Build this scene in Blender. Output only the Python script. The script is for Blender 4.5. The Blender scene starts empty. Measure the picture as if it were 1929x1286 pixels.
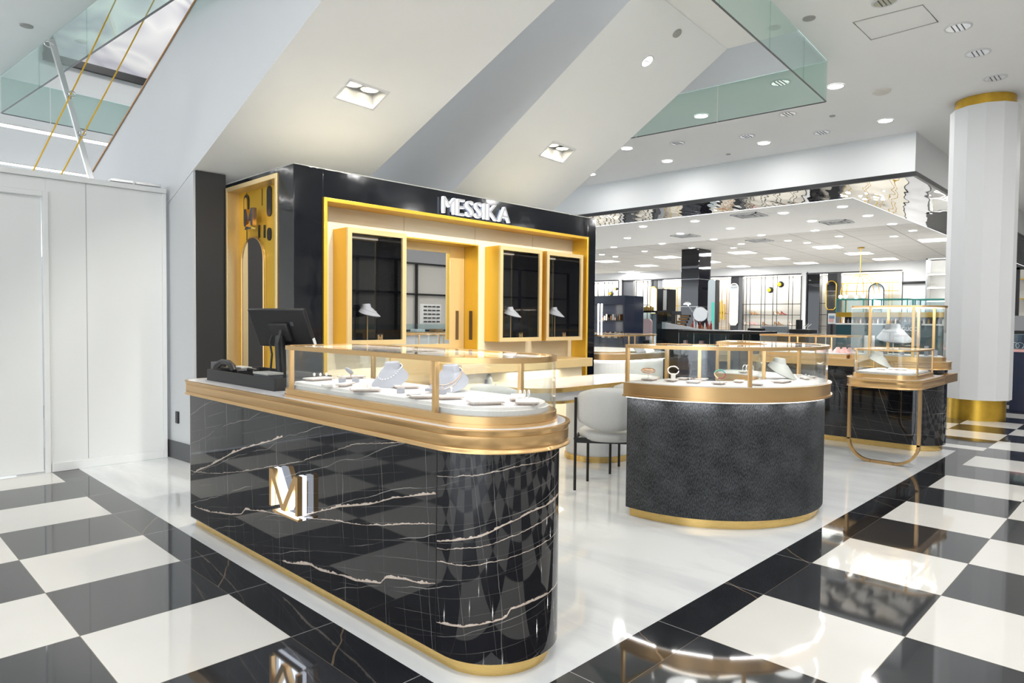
import bpy, math, random
import numpy as np
from mathutils import Vector, Matrix
random.seed(4)
SC = bpy.context.scene
COL = SC.collection
PI = math.pi
# ------------------------------------------------------------------ camera, sky, exposure
FPX, EYE = 1273.7, 1.31021
def _rot(yaw, pitch, roll):
    cy, sy, cp, sp, cr, sr = math.cos(yaw), math.sin(yaw), math.cos(pitch), math.sin(pitch), math.cos(roll), math.sin(roll)
    f = np.array([sy*cp, cy*cp, -sp]); r = np.array([cy, -sy, 0.0]); d = np.cross(f, r)
    return np.array([cr*r+sr*d, -sr*r+cr*d, f])
CM = _rot(.7962, .0319, -.0095)
cam_d = bpy.data.cameras.new('camera'); cam_d.sensor_width = 36; cam_d.lens = FPX/1929*36
cam_d.clip_start = .05; cam_d.clip_end = 200
cam = bpy.data.objects.new('camera', cam_d); COL.objects.link(cam)
cam.matrix_world = Matrix(((CM[0][0], -CM[1][0], -CM[2][0], 0), (CM[0][1], -CM[1][1], -CM[2][1], 0),
                           (CM[0][2], -CM[1][2], -CM[2][2], EYE), (0, 0, 0, 1)))
SC.camera = cam
W = bpy.data.worlds.new('world'); SC.world = W; W.use_nodes = True
W.node_tree.nodes['Background'].inputs[0].default_value = (.88, .94, 1, 1)
W.node_tree.nodes['Background'].inputs[1].default_value = 1.3
SC.view_settings.view_transform = 'Standard'; SC.view_settings.look = 'None'
SC.view_settings.exposure = 1.42; SC.view_settings.gamma = 1; SC.view_settings.use_curve_mapping = False
SC.cycles.max_bounces = 10; SC.cycles.diffuse_bounces = 6; SC.cycles.glossy_bounces = 4
SC.cycles.transparent_max_bounces = 20; SC.cycles.transmission_bounces = 4
SC.cycles.caustics_reflective = False; SC.cycles.caustics_refractive = False
SC.cycles.sample_clamp_indirect = 4; SC.cycles.use_denoising = True

# points of the place, worked out from the photograph's survey
def ray(px, py): return CM.T @ np.array([(px-964.5)/FPX, (py-643)/FPX, 1.0])
def on_z(px, py, z): d = ray(px, py); t = (z-EYE)/d[2]; return (d[0]*t, d[1]*t, z)
def on_x(px, py, x): d = ray(px, py); t = x/d[0]; return (x, d[1]*t, EYE+d[2]*t)
def on_y(px, py, y): d = ray(px, py); t = y/d[1]; return (d[0]*t, y, EYE+d[2]*t)
TH = math.radians(4.6)          # escalator hall is turned against the floor grid
def ES(n, e, z=0): return (n*math.cos(TH)-e*math.sin(TH), n*math.sin(TH)+e*math.cos(TH), z)
def on_n(px, py, nn):
    d = ray(px, py); t = nn/(d[0]*math.cos(TH)+d[1]*math.sin(TH)); p = d*t
    return (nn, -p[0]*math.sin(TH)+p[1]*math.cos(TH), EYE+p[2])

# ------------------------------------------------------------------ materials
class NT:
    def __init__(s, name):
        s.m = bpy.data.materials.new(name); s.m.use_nodes = True; s.t = s.m.node_tree; s.t.nodes.clear()
        s.out = s.t.nodes.new('ShaderNodeOutputMaterial')
    def n(s, typ, **k):
        nd = s.t.nodes.new(typ)
        for a, b in k.items(): setattr(nd, a, b)
        return nd
    def l(s, a, b): s.t.links.new(a, b)
    def put(s, sock, v):
        if hasattr(v, 'links') or isinstance(v, bpy.types.NodeSocket): s.l(v, sock)
        else: sock.default_value = v
    def math(s, op, a, b=0.0, c=0.0):
        nd = s.n('ShaderNodeMath', operation=op); s.put(nd.inputs[0], a); s.put(nd.inputs[1], b); s.put(nd.inputs[2], c); return nd.outputs[0]
    def mix(s, f, a, b):
        nd = s.n('ShaderNodeMix', data_type='RGBA'); s.put(nd.inputs[0], f); s.put(nd.inputs[6], a); s.put(nd.inputs[7], b); return nd.outputs[2]
    def coord(s, kind='Object', scale=(1, 1, 1), rot=(0, 0, 0), loc=(0, 0, 0)):
        tc = s.n('ShaderNodeTexCoord'); mp = s.n('ShaderNodeMapping')
        mp.inputs['Scale'].default_value = scale; mp.inputs['Rotation'].default_value = rot; mp.inputs['Location'].default_value = loc
        s.l(tc.outputs[kind], mp.inputs[0]); return mp.outputs[0]
    def sep(s, v): nd = s.n('ShaderNodeSeparateXYZ'); s.l(v, nd.inputs[0]); return nd.outputs
    def comb(s, x, y, z=0.0):
        nd = s.n('ShaderNodeCombineXYZ'); s.put(nd.inputs[0], x); s.put(nd.inputs[1], y); s.put(nd.inputs[2], z); return nd.outputs[0]
    def noise(s, v, scale=5, detail=3, rough=.5, dist=0):
        nd = s.n('ShaderNodeTexNoise'); s.l(v, nd.inputs['Vector']); nd.inputs['Scale'].default_value = scale
        nd.inputs['Detail'].default_value = detail; nd.inputs['Roughness'].default_value = rough; nd.inputs['Distortion'].default_value = dist
        return nd.outputs['Fac']
    def rng(s, v, a, b, c=0.0, d=1.0):
        nd = s.n('ShaderNodeMapRange'); s.l(v, nd.inputs[0])
        for i, q in enumerate((a, b, c, d)): s.put(nd.inputs[i+1], q)
        return nd.outputs[0]
    def bsdf(s, col=(.8, .8, .8, 1), rough=.5, metal=0.0, spec=.5, emit=None, es=0.0, coat=0.0, bump=None, bs=.2, bd=.002):
        b = s.n('ShaderNodeBsdfPrincipled')
        s.put(b.inputs['Base Color'], col); s.put(b.inputs['Roughness'], rough); b.inputs['Metallic'].default_value = metal
        b.inputs['Specular IOR Level'].default_value = spec; b.inputs['Coat Weight'].default_value = coat
        if emit: b.inputs['Emission Color'].default_value = (*emit, 1); b.inputs['Emission Strength'].default_value = es
        if bump is not None:
            bp = s.n('ShaderNodeBump'); bp.inputs['Strength'].default_value = bs; bp.inputs['Distance'].default_value = bd
            s.l(bump, bp.inputs['Height']); s.l(bp.outputs[0], b.inputs['Normal'])
        s.l(b.outputs[0], s.out.inputs[0]); return s.m
def C4(r, g, b): return (r, g, b, 1)
def simple(name, col, rough=.5, metal=0.0, spec=.5, var=.06, scale=6, coat=0.0, stretch=(1, 1, 1)):
    t = NT(name); v = t.coord('Object', stretch); f = t.noise(v, scale, 4)
    a = tuple(c*(1-var) for c in col); b = tuple(min(1, c*(1+var)) for c in col)
    return t.bsdf(t.mix(f, C4(*a), C4(*b)), rough, metal, spec, coat=coat)
def emis(name, col, s):
    t = NT(name); e = t.n('ShaderNodeEmission'); e.inputs[0].default_value = C4(*col); e.inputs[1].default_value = s
    t.l(e.outputs[0], t.out.inputs[0]); return t.m
def glassm(name, tint=(.97, .985, .98), refl=1.0):
    t = NT(name); tr = t.n('ShaderNodeBsdfTransparent'); tr.inputs[0].default_value = C4(*tint)
    gl = t.n('ShaderNodeBsdfGlossy'); gl.inputs['Roughness'].default_value = .01; gl.inputs[0].default_value = (1, 1, 1, 1)
    fr = t.n('ShaderNodeFresnel'); fr.inputs[0].default_value = 1.45
    # the same reflectance from either side of the pane
    ge = t.n('ShaderNodeNewGeometry'); io = t.math('SUBTRACT', 1.45, t.math('MULTIPLY', ge.outputs['Backfacing'], 1.45-1/1.45))
    lw = t.n('ShaderNodeLayerWeight'); lw.inputs[0].default_value = .5
    f5 = t.math('POWER', t.math('SUBTRACT', 1.0, t.math('SUBTRACT', 1.0, lw.outputs['Facing'])), 5.0)
    f = t.math('MULTIPLY', t.math('ADD', .035, t.math('MULTIPLY', f5, .9)), refl)
    mx = t.n('ShaderNodeMixShader'); t.l(f, mx.inputs[0]); t.l(tr.outputs[0], mx.inputs[1]); t.l(gl.outputs[0], mx.inputs[2])
    t.l(mx.outputs[0], t.out.inputs[0]); return t.m
M = {}
TS = .6094
def checker(name, ox, oy):
    t = NT(name); x, y, _ = t.sep(t.coord())[:3]
    fx = t.math('DIVIDE', t.math('SUBTRACT', x, ox), TS); fy = t.math('DIVIDE', t.math('SUBTRACT', y, oy), TS)
    par = t.math('FLOORED_MODULO', t.math('ADD', t.math('FLOOR', fx), t.math('FLOOR', fy)), 2.0)
    jx = t.math('PINGPONG', t.math('ADD', fx, .5), .5); jy = t.math('PINGPONG', t.math('ADD', fy, .5), .5)
    jx = t.math('PINGPONG', fx, .5); jy = t.math('PINGPONG', fy, .5)
    j = t.math('LESS_THAN', t.math('MINIMUM', jx, jy), .0022)
    nz = t.noise(t.coord(), 3.0, 5)
    dark = t.mix(nz, C4(.020, .022, .026), C4(.036, .038, .043)); lite = t.mix(nz, C4(.72, .705, .67), C4(.78, .765, .73))
    c = t.mix(par, dark, lite); c = t.mix(j, c, C4(.22, .18, .13))
    return t.bsdf(c, .045, spec=.95, coat=0)
OX, OY = 1.1826*TS, 6.1931*TS
OXR, OYR = 4.1768*TS, 2.259*TS
M['chkL'] = checker('checker_tile_left', OX, OY+TS)
M['chkR'] = checker('checker_tile_right', OXR-10*TS, OYR-10*TS)
def border(name, axis, o):
    t = NT(name); s = t.sep(t.coord()); f = t.math('DIVIDE', t.math('SUBTRACT', s[axis], o), TS)
    j = t.math('LESS_THAN', t.math('PINGPONG', f, .5), .0028)
    v = t.coord('Object', (1, 1, 1), (0, 0, .6)); vv = t.sep(v)
    w = t.math('ADD', t.math('MULTIPLY', vv[0], 1.6), t.math('MULTIPLY', t.noise(v, 1.4, 4), .45))
    vein = t.math('LESS_THAN', t.math('PINGPONG', w, .5), .006)
    c = t.mix(t.noise(t.coord(), 3, 5), C4(.008, .009, .012), C4(.018, .019, .022)); c = t.mix(t.math('MULTIPLY', vein, .35), c, C4(.35, .25, .16))
    c = t.mix(t.math('MULTIPLY', j, .6), c, C4(.6, .6, .6)); return t.bsdf(c, .045, spec=.8)
M['bordY'] = border('black_border_tile_side', 1, OY); M['bordX'] = border('black_border_tile_front', 0, OXR)
t = NT('white_platform_marble'); v = t.coord('Object', (1, .22, 1), (0, 0, .5)); f = t.noise(v, 3.2, 8, .62, .4)
M['platform'] = t.bsdf(t.mix(t.rng(f, .42, .66), C4(.79, .81, .815), C4(.66, .68, .70)), .05, spec=.7)
# black marble with pale veins: u along the panel, v height
VE = {
 'a': ([(.05, .350), (.074, .359), (.341, .448), (.586, .543), (.779, .605), (1.043, .674), (1.429, .785), (1.74, .85)], .007, (.05, 1.2)),
 'a2': ([(.05, .352), (.4, .40), (.747, .47), (1.381, .622), (1.858, .772), (2.4, .85)], .0022, (0, 2.4)),
 'b': ([(.05, .138), (.264, .15), (.583, .198), (.729, .232), (.77, .265), (.898, .287), (1.056, .31), (1.2, .325), (1.356, .344), (1.545, .414), (1.739, .476), (1.955, .528), (2.133, .591), (2.295, .632), (2.402, .659)], .006, (.06, 2.402)),
 'c': ([(1.2, .32), (1.356, .348), (1.655, .397), (1.86, .424), (2.046, .46), (2.402, .547)], .0035, (1.2, 2.402)),
 'd': ([(1.1, .09), (1.255, .098), (1.476, .147), (1.567, .144), (1.76, .173), (1.861, .179), (2.048, .221), (2.083, .254), (2.218, .284), (2.314, .295), (2.402, .321)], .008, (1.2, 2.402)),
 'e': ([(2.41, .482), (2.508, .505), (2.606, .53), (2.697, .575), (2.796, .611), (3.2, .66)], .0065, (2.41, 4)),
 'f': ([(2.41, .175), (2.542, .192), (2.627, .215), (2.7, .232), (2.718, .262), (2.8, .276), (3.2, .30)], .0065, (2.41, 4)),
 'g': ([(2.41, .452), (2.6, .49), (2.75, .535), (2.9, .575), (3.2, .62)], .002, (2.41, 4)),
 'h': ([(2.41, .725), (2.604, .752), (2.742, .782), (3.0, .80)], .002, (2.41, 4)),
 'i': ([(2.41, .405), (2.58, .42), (2.75, .46), (3.0, .50)], .0022, (2.41, 4)),
}
def marble(name, veins, dens=1.0, rot=0.0):
    t = NT(name); tc = t.n('ShaderNodeTexCoord'); uv = tc.outputs['UV']; s = t.sep(uv); u, z = s[0], s[1]
    n1 = t.noise(uv, 9, 6, .6); n2 = t.noise(uv, 45, 3, .6); n3 = t.noise(uv, 2.2, 3)
    tot = None
    for k in veins:
        pts, w, (ua, ub) = VE[k]
        fc = t.n('ShaderNodeFloatCurve'); cv = fc.mapping.curves[0]
        P = [(a/4, b) for a, b in pts]
        P = [(0, P[0][1])]+[p for p in P if 0 < p[0] < 1]+[(1, P[-1][1])]
        cv.points[0].location = P[0]; cv.points[1].location = P[-1]
        for p in P[1:-1]: cv.points.new(*p)
        for p in cv.points: p.handle_type = 'VECTOR'
        fc.mapping.update(); t.l(t.math('DIVIDE', u, 4.0), fc.inputs['Value'])
        zz = t.math('ADD', fc.outputs[0], t.math('MULTIPLY', t.math('SUBTRACT', n2, .5), .012))
        zz = t.math('ADD', zz, t.math('MULTIPLY', t.math('SUBTRACT', n1, .5), .018))
        d = t.math('ABSOLUTE', t.math('SUBTRACT', z, zz)); ww = t.math('MULTIPLY', t.math('MULTIPLY', t.rng(n1, .35, .65, .25, 1.35), t.rng(n2, .3, .7, .55, 1.2)), t.math('MULTIPLY', w, .8))
        m = t.math('LESS_THAN', d, ww)
        m = t.math('MULTIPLY', m, t.math('MULTIPLY', t.math('GREATER_THAN', u, ua), t.math('LESS_THAN', u, ub)))
        tot = m if tot is None else t.math('MAXIMUM', tot, m)
    def family(ang, freq, width, wob, gate, amp):
        ca, sa = math.cos(ang), math.sin(ang)
        p = t.math('ADD', t.math('MULTIPLY', u, ca), t.math('MULTIPLY', z, sa))
        p = t.math('ADD', t.math('MULTIPLY', p, freq), t.math('MULTIPLY', n1, wob*.22))
        q = t.math('ADD', p, t.math('MULTIPLY', n3, wob*1.3))
        a = t.math('LESS_THAN', t.math('PINGPONG', q, .5), width*freq)
        g = t.rng(t.noise(t.coord('UV', (1, 1, 1), (0, 0, ang), (gate*9, 0, 0)), 3.0, 3), .42, .62, .08, 1)
        return t.math('MULTIPLY', t.math('MULTIPLY', a, g), amp)
    thin = family(.06+rot, 3.3*dens, .0011, .16, 1, .5)
    thin = t.math('MAXIMUM', thin, family(.14+rot, 9*dens, .0006, .12, 2, .3))
    thin = t.math('MAXIMUM', thin, family(PI/2+.3-rot, 5.5*dens, .0012, .35, 3, .55))
    thin = t.math('MAXIMUM', thin, family(PI/2+.2-rot, 15*dens, .0006, .3, 4, .28))
    base = t.mix(n1, C4(.004, .004, .006), C4(.013, .013, .016))
    vc = t.mix(n2, C4(.42, .27, .18), C4(.72, .68, .62))
    c = t.mix(thin, base, C4(.55, .53, .50))
    if tot is not None: c = t.mix(t.math('MULTIPLY', tot, .92), c, vc)
    return t.bsdf(c, .04, spec=.62)
M['marble'] = marble('black_gold_marble', list(VE)); M['marble2'] = marble('black_marble_fine_vein', [], .8, .3)
t = NT('rough_black_stone'); v = t.coord('UV', (1, .28, 1), (0, 0, -.7)); a = t.noise(v, 210, 5, .75); b = t.noise(t.coord('UV'), 6, 6, .62)
f = t.math('ADD', t.math('MULTIPLY', a, .8), t.math('MULTIPLY', b, .22))
M['stone'] = t.bsdf(t.mix(t.rng(f, .43, .66), C4(.003, .004, .005), C4(.13, .14, .155)), .55, spec=.3, bump=a, bs=.9, bd=.012)
def brushed(name, col, rough=.3, metal=1.0, st=(1, 1, 60), var=.03):
    t = NT(name); f = t.noise(t.coord('Object', st), 10, 2, .5)
    return t.bsdf(t.mix(f, C4(*[c*(1-var) for c in col]), C4(*[min(1, c*(1+var)) for c in col])), t.rng(f, .3, .7, rough*.95, rough*1.08), metal)
M['gold'] = brushed('brushed_champagne_gold', (.72, .47, .22), .3, .92)
M['plinth'] = brushed('polished_gold_plinth', (.80, .55, .20), .28, .9)
M['ygold'] = brushed('yellow_brushed_gold', (.84, .52, .06), .34, .6, (1, 1, .3))
M['fgold'] = brushed('pale_gold_frame', (.84, .64, .33), .34, .6)
M['cream'] = brushed('champagne_brushed_panel', (.86, .74, .54), .42, .1, (.3, 1, 30), .05)
M['brass'] = simple('aged_brass', (.62, .38, .05), .35, .85, var=.25, scale=9)
M['white'] = simple('white_paint', (.71, .72, .73), .55, var=.01)
M['ceil'] = simple('ceiling_white_paint', (.93, .935, .93), .6, var=.01)
M['panel'] = simple('white_laminate', (.70, .72, .725), .35, var=.01)
M['top'] = simple('white_stone_top', (.82, .82, .84), .15, var=.02)
M['deck'] = simple('cream_suede_deck', (.72, .68, .66), .7, var=.015)
M['tray'] = simple('taupe_tray', (.50, .42, .38), .5, var=.03)
M['trayt'] = simple('cream_tray_top', (.74, .69, .66), .6, var=.02)
M['bust'] = simple('grey_lavender_suede', (.31, .31, .35), .8, var=.04, scale=30)
M['gbust'] = simple('grey_stone_suede', (.38, .38, .36), .7, var=.05, scale=20)
M['silver'] = simple('silver', (.86, .86, .88), .15, 1.0)
M['rose'] = simple('rose_gold', (.85, .56, .40), .18, 1.0)
M['gem'] = simple('white_diamonds', (.92, .92, .95), .08, .4, .9, var=.2, scale=300)
M['black'] = simple('black_satin', (.012, .012, .014), .35)
M['blackm'] = simple('black_matt', (.02, .02, .021), .6)
M['gloss'] = simple('black_gloss', (.004, .004, .006), .03, spec=.6)
t = NT('black_shell_marble'); v = t.coord('Object', (1, 1, 1)); f = t.noise(v, 1.6, 6, .6, .5)
M['shell'] = t.bsdf(t.mix(t.rng(f, .55, .75), C4(.003, .004, .007), C4(.012, .014, .02)), t.rng(f, .4, .7, .06, .14), spec=.6, bump=t.noise(v, 4, 2), bs=.1, bd=.02)
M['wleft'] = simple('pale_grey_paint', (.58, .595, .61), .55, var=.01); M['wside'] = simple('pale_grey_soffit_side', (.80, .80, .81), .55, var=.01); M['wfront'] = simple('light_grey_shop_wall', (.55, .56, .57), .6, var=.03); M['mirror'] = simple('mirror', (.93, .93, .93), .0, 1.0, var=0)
t = NT('wavy_mirror'); M['wmirror'] = t.bsdf(C4(.50, .49, .48), .01, 1.0, bump=t.noise(t.coord('Object', (1, 3, 1)), .9, 1), bs=.35, bd=.04)
M['glass'] = glassm('clear_glass'); M['gglass'] = glassm('green_glass', (.83, .925, .90), 1.0); M['bglass'] = glassm('pale_blue_glass', (.80, .90, .93))
M['led'] = emis('led_strip', (1, .96, .92), 3.6); M['slot'] = simple('dark_bronze_slot', (.10, .055, .02), .4); M['led2'] = emis('dim_led_strip', (1, .97, .94), 1.1); M['lamp'] = emis('lamp_lens', (1, .97, .92), 9); M['lampw'] = emis('warm_lamp_lens', (1, .90, .68), 2.6)
M['strip'] = emis('linear_light', (1, .98, .95), 2.6); M['halo'] = emis('sign_edge_light', (.82, .88, 1), 1.15); M['halo2'] = emis('name_edge_light', (.84, .89, 1), .75)
M['boucle'] = simple('light_grey_boucle', (.58, .58, .57), .95, var=.12, scale=160)
M['chrome'] = simple('satin_chrome', (.6, .61, .62), .22, 1.0, var=.2, scale=3)
M['navy'] = simple('navy_panel', (.02, .028, .06), .25, var=.2); M['teal'] = simple('teal_panel', (.02, .07, .085), .3, var=.1)
M['dgrey'] = simple('dark_grey', (.075, .078, .085), .4); M['grey'] = simple('mid_grey', (.3, .31, .33), .4)
M['pink'] = simple('pink', (.80, .45, .43), .5); M['blue'] = simple('dusty_blue', (.20, .30, .42), .5); M['tan'] = simple('tan_leather', (.45, .24, .10), .5)
M['yel'] = simple('yellow_enamel', (.85, .58, .02), .25); M['green'] = simple('green_glass_edge', (.05, .42, .33), .2)
M['wcream'] = simple('warm_white_back', (.72, .70, .64), .6, var=.02); M['screen'] = simple('grey_screen', (.30, .34, .36), .2)
M['red'] = simple('deep_red', (.35, .03, .03), .4); M['letterface'] = simple('letter_face_grey', (.36, .37, .40), .35, .3)
M['paper'] = simple('white_paper', (.85, .85, .83), .6)
t = NT('ribbed_white_wall'); s_ = t.sep(t.coord()); f = t.math('PINGPONG', t.math('MULTIPLY', s_[0], 28.0), .5)
M['ribw'] = t.bsdf(t.mix(f, C4(.74, .76, .75), C4(.8, .8, .8)), .5, bump=f, bs=.3)
t = NT('flowing_wave_mural'); v = t.coord('Object', (.55, 1, .95)); n1 = t.noise(v, 1.0, 2, .5, 1.1)
w = t.math('PINGPONG', t.math('MULTIPLY', n1, 6.5), .5)
M['mural'] = t.bsdf(t.mix(t.rng(w, .0, .5), C4(.50, .49, .56), C4(.86, .85, .84)), .6)
t = NT('acoustic_ceiling_tile'); s_ = t.sep(t.coord('Object', (1, 1, 1), (0, 0, -TH)))
j = t.math('LESS_THAN', t.math('MINIMUM', t.math('PINGPONG', t.math('DIVIDE', s_[0], 1.2), .5), t.math('PINGPONG', t.math('DIVIDE', s_[1], 1.2), .5)), .012)
M['act'] = t.bsdf(t.mix(j, C4(.72, .71, .69), C4(.42, .41, .40)), .8)

# ------------------------------------------------------------------ mesh helpers
class MB:
    def __init__(s): s.v = []; s.f = []; s.mi = []; s.uv = {}
    def add(s, vs, fs, mi=0, uvs=None):
        o = len(s.v); s.v += [tuple(map(float, v)) for v in vs]
        for k, f in enumerate(fs):
            if uvs and uvs[k] is not None: s.uv[len(s.f)] = uvs[k]
            s.f.append(tuple(i+o for i in f)); s.mi.append(mi)
        return s
    def box(s, x0, x1, y0, y1, z0, z1, mi=0):
        v = [(x, y, z) for z in (z0, z1) for y in (y0, y1) for x in (x0, x1)]
        return s.add(v, [(0, 2, 3, 1), (4, 5, 7, 6), (0, 1, 5, 4), (2, 6, 7, 3), (0, 4, 6, 2), (1, 3, 7, 5)], mi)
    def obox(s, c, ax, ay, az, mi=0):     # oriented box: centre, half vectors
        c, ax, ay, az = map(np.array, (c, ax, ay, az))
        v = [c+i*ax+j*ay+k*az for k in (-1, 1) for j in (-1, 1) for i in (-1, 1)]
        return s.add(v, [(0, 2, 3, 1), (4, 5, 7, 6), (0, 1, 5, 4), (2, 6, 7, 3), (0, 4, 6, 2), (1, 3, 7, 5)], mi)
    def quad(s, a, b, c, d, mi=0): return s.add([a, b, c, d], [(0, 1, 2, 3)], mi)
    def prism(s, poly, z0, z1, mi=0, cap=True, u0=0.0, mt=None):
        n = len(poly); v = [(x, y, z0) for x, y in poly]+[(x, y, z1) for x, y in poly]
        fs, uv, u = [], [], u0
        for i in range(n):
            j = (i+1) % n; L = math.dist(poly[i], poly[j])
            fs.append((i, j, n+j, n+i)); uv.append([(u, z0), (u+L, z0), (u+L, z1), (u, z1)]); u += L
        s.add(v, fs, mi, uv)
        if cap: s.add(v, [tuple(range(n-1, -1, -1)), tuple(range(n, 2*n))], mi if mt is None else mt)
        return s
    def ring(s, po, pi_, z0, z1, mi=0, closed=True):
        n = len(po); v = [(*p, z) for z in (z0, z1) for p in po]+[(*p, z) for z in (z0, z1) for p in pi_]
        fs, uv, u = [], [], 0.0
        for i in range(n if closed else n-1):
            j = (i+1) % n; L = math.dist(po[i], po[j])
            fs += [(i, j, n+j, n+i), (2*n+j, 2*n+i, 3*n+i, 3*n+j), (n+i, n+j, 3*n+j, 3*n+i), (j, i, 2*n+i, 2*n+j)]
            uv += [[(u, z0), (u+L, z0), (u+L, z1), (u, z1)], None, None, None]; u += L
        if not closed:
            fs += [(0, n, 3*n, 2*n), (n-1, 3*n-1, 4*n-1, 2*n-1)]; uv += [None, None]
        return s.add(v, fs, mi, uv)
    def tube(s, pts, r, seg=8, mi=0, closed=False, caps=True):
        P = [np.array(p, float) for p in pts]; n = len(P); rr_ = r if isinstance(r, (list, tuple)) else [r]*n
        up = np.array([0, 0, 1.0]); vs = []
        prev = None
        for i in range(n):
            a = P[(i-1) % n] if (closed or i > 0) else P[i]; b = P[(i+1) % n] if (closed or i < n-1) else P[i]
            d = b-a; d = d/(np.linalg.norm(d)+1e-12)
            if prev is None:
                q = np.cross(d, up)
                if np.linalg.norm(q) < .05: q = np.cross(d, np.array([1.0, 0, 0]))
            else: q = prev-d*np.dot(prev, d)
            q /= np.linalg.norm(q)+1e-12; prev = q; w = np.cross(d, q)
            for k in range(seg):
                t_ = 2*PI*k/seg; vs.append(P[i]+rr_[i]*(math.cos(t_)*q+math.sin(t_)*w))
        fs = []
        for i in range(n if closed else n-1):
            j = (i+1) % n
            for k in range(seg): fs.append((i*seg+k, i*seg+(k+1) % seg, j*seg+(k+1) % seg, j*seg+k))
        if not closed and caps: fs += [tuple(range(seg-1, -1, -1)), tuple((n-1)*seg+k for k in range(seg))]
        return s.add(vs, fs, mi)
    def lathe(s, prof, c=(0, 0, 0), seg=24, mi=0, ax=None, cap=True):
        # prof: list of (r, h); ax: optional axis matrix (3x3 columns x,y,z)
        A = np.eye(3) if ax is None else np.array(ax, float); vs = []; m = len(prof)
        for r, h in prof:
            for k in range(seg):
                t_ = 2*PI*k/seg; vs.append(np.array(c)+A @ np.array([r*math.cos(t_), r*math.sin(t_), h]))
        fs = [(i*seg+k, i*seg+(k+1) % seg, (i+1)*seg+(k+1) % seg, (i+1)*seg+k) for i in range(m-1) for k in range(seg)]
        if cap: fs += [tuple(range(seg-1, -1, -1)), tuple((m-1)*seg+k for k in range(seg))]
        return s.add(vs, fs, mi)
    def ball(s, c, r, sc=(1, 1, 1), seg=16, rings=10, mi=0):
        pr = [(r*math.sin(PI*i/rings), -r*math.cos(PI*i/rings)) for i in range(rings+1)]
        pr[0] = (1e-4, -r); pr[-1] = (1e-4, r)
        return s.lathe(pr, c, seg, mi, np.diag(sc))
    def plate(s, org, ex, ey, ez, poly, t0, t1, mi=0, mside=None):
        # polygon in the (ex, ey) plane extruded along ez
        org, ex, ey, ez = map(np.array, (org, ex, ey, ez)); n = len(poly)
        v = [org+ex*a+ey*b+ez*t0 for a, b in poly]+[org+ex*a+ey*b+ez*t1 for a, b in poly]
        s.add(v, [tuple(range(n-1, -1, -1)), tuple(range(n, 2*n))], mi)
        return s.add(v, [(i, (i+1) % n, n+(i+1) % n, n+i) for i in range(n)], mi if mside is None else mside)
def wpos(o):
    p = Vector((0, 0, 0))
    while o is not None: p = p+o.location; o = o.parent
    return p
def link(name, mb, mats, parent=None, bevel=0, ang=32, local=False):
    me = bpy.data.meshes.new(name); off = wpos(parent) if (parent is not None and not local) else Vector((0, 0, 0))
    me.from_pydata([(v[0]-off.x, v[1]-off.y, v[2]-off.z) for v in mb.v], [], mb.f)
    for m in (mats if isinstance(mats, (list, tuple)) else [mats]): me.materials.append(M[m] if isinstance(m, str) else m)
    me.polygons.foreach_set('material_index', mb.mi)
    if mb.uv:
        ul = me.uv_layers.new(name='UVMap').data
        for k, q in mb.uv.items():
            for li, c in zip(me.polygons[k].loop_indices, q): ul[li].uv = c
    me.polygons.foreach_set('use_smooth', [True]*len(mb.f)); me.update()
    me.set_sharp_from_angle(angle=math.radians(ang))
    o = bpy.data.objects.new(name, me); COL.objects.link(o)
    if parent is not None: o.parent = parent
    if bevel:
        b = o.modifiers.new('bevel', 'BEVEL'); b.width = bevel; b.segments = 2; b.limit_method = 'ANGLE'; b.angle_limit = math.radians(50)
    return o
def tag(o, label, cat, group=None, kind=None):
    o['label'] = label; o['category'] = cat
    if group: o['group'] = group
    if kind: o['kind'] = kind
    return o
def thing(name, label, cat, loc=(0, 0, 0), group=None):
    o = bpy.data.objects.new(name, None); COL.objects.link(o); o.location = loc; o.empty_display_size = .05
    return tag(o, label, cat, group)
def struct(name, mb, mats, **k):
    o = link(name, mb, mats, **k); o['kind'] = 'structure'; return o
def dup(root, loc, rz=0.0, label=None, sc=None, group=None):
    r = root.copy(); COL.objects.link(r); r.location = loc; r.rotation_euler = (0, 0, rz)
    if sc: r.scale = (sc, sc, sc) if not isinstance(sc, tuple) else sc
    if label: r['label'] = label
    if group: r['group'] = group
    for ch in list(root.children):
        c = ch.copy(); COL.objects.link(c); c.parent = r
        for g in list(ch.children):
            d = g.copy(); COL.objects.link(d); d.parent = c
    return r
def rrect(x0, x1, y0, y1, r, inset=0.0, seg=12, ns=1):
    # start at far end of the x0 side, run towards -y, then round: radii (x0y0, x1y0, x1y1, x0y1)
    if not isinstance(r, (tuple, list)): r = (r,)*4
    x0 += inset; x1 -= inset; y0 += inset; y1 -= inset
    r = [max(.001, a-inset) for a in r]; pts = []
    for (cx, cy, a0, rad) in ((x0+r[0], y0+r[0], PI, r[0]), (x1-r[1], y0+r[1], 1.5*PI, r[1]), (x1-r[2], y1-r[2], 0, r[2]), (x0+r[3], y1-r[3], .5*PI, r[3])):
        for i in range(seg+1): t_ = a0+.5*PI*i/seg; pts.append((cx+rad*math.cos(t_), cy+rad*math.sin(t_)))
    return [pts[-1]]+pts[:-1]
def arcpts(c, r, a0, a1, n): return [(c[0]+r*math.cos(math.radians(a0+(a1-a0)*i/n)), c[1]+r*math.sin(math.radians(a0+(a1-a0)*i/n))) for i in range(n+1)]
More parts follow.
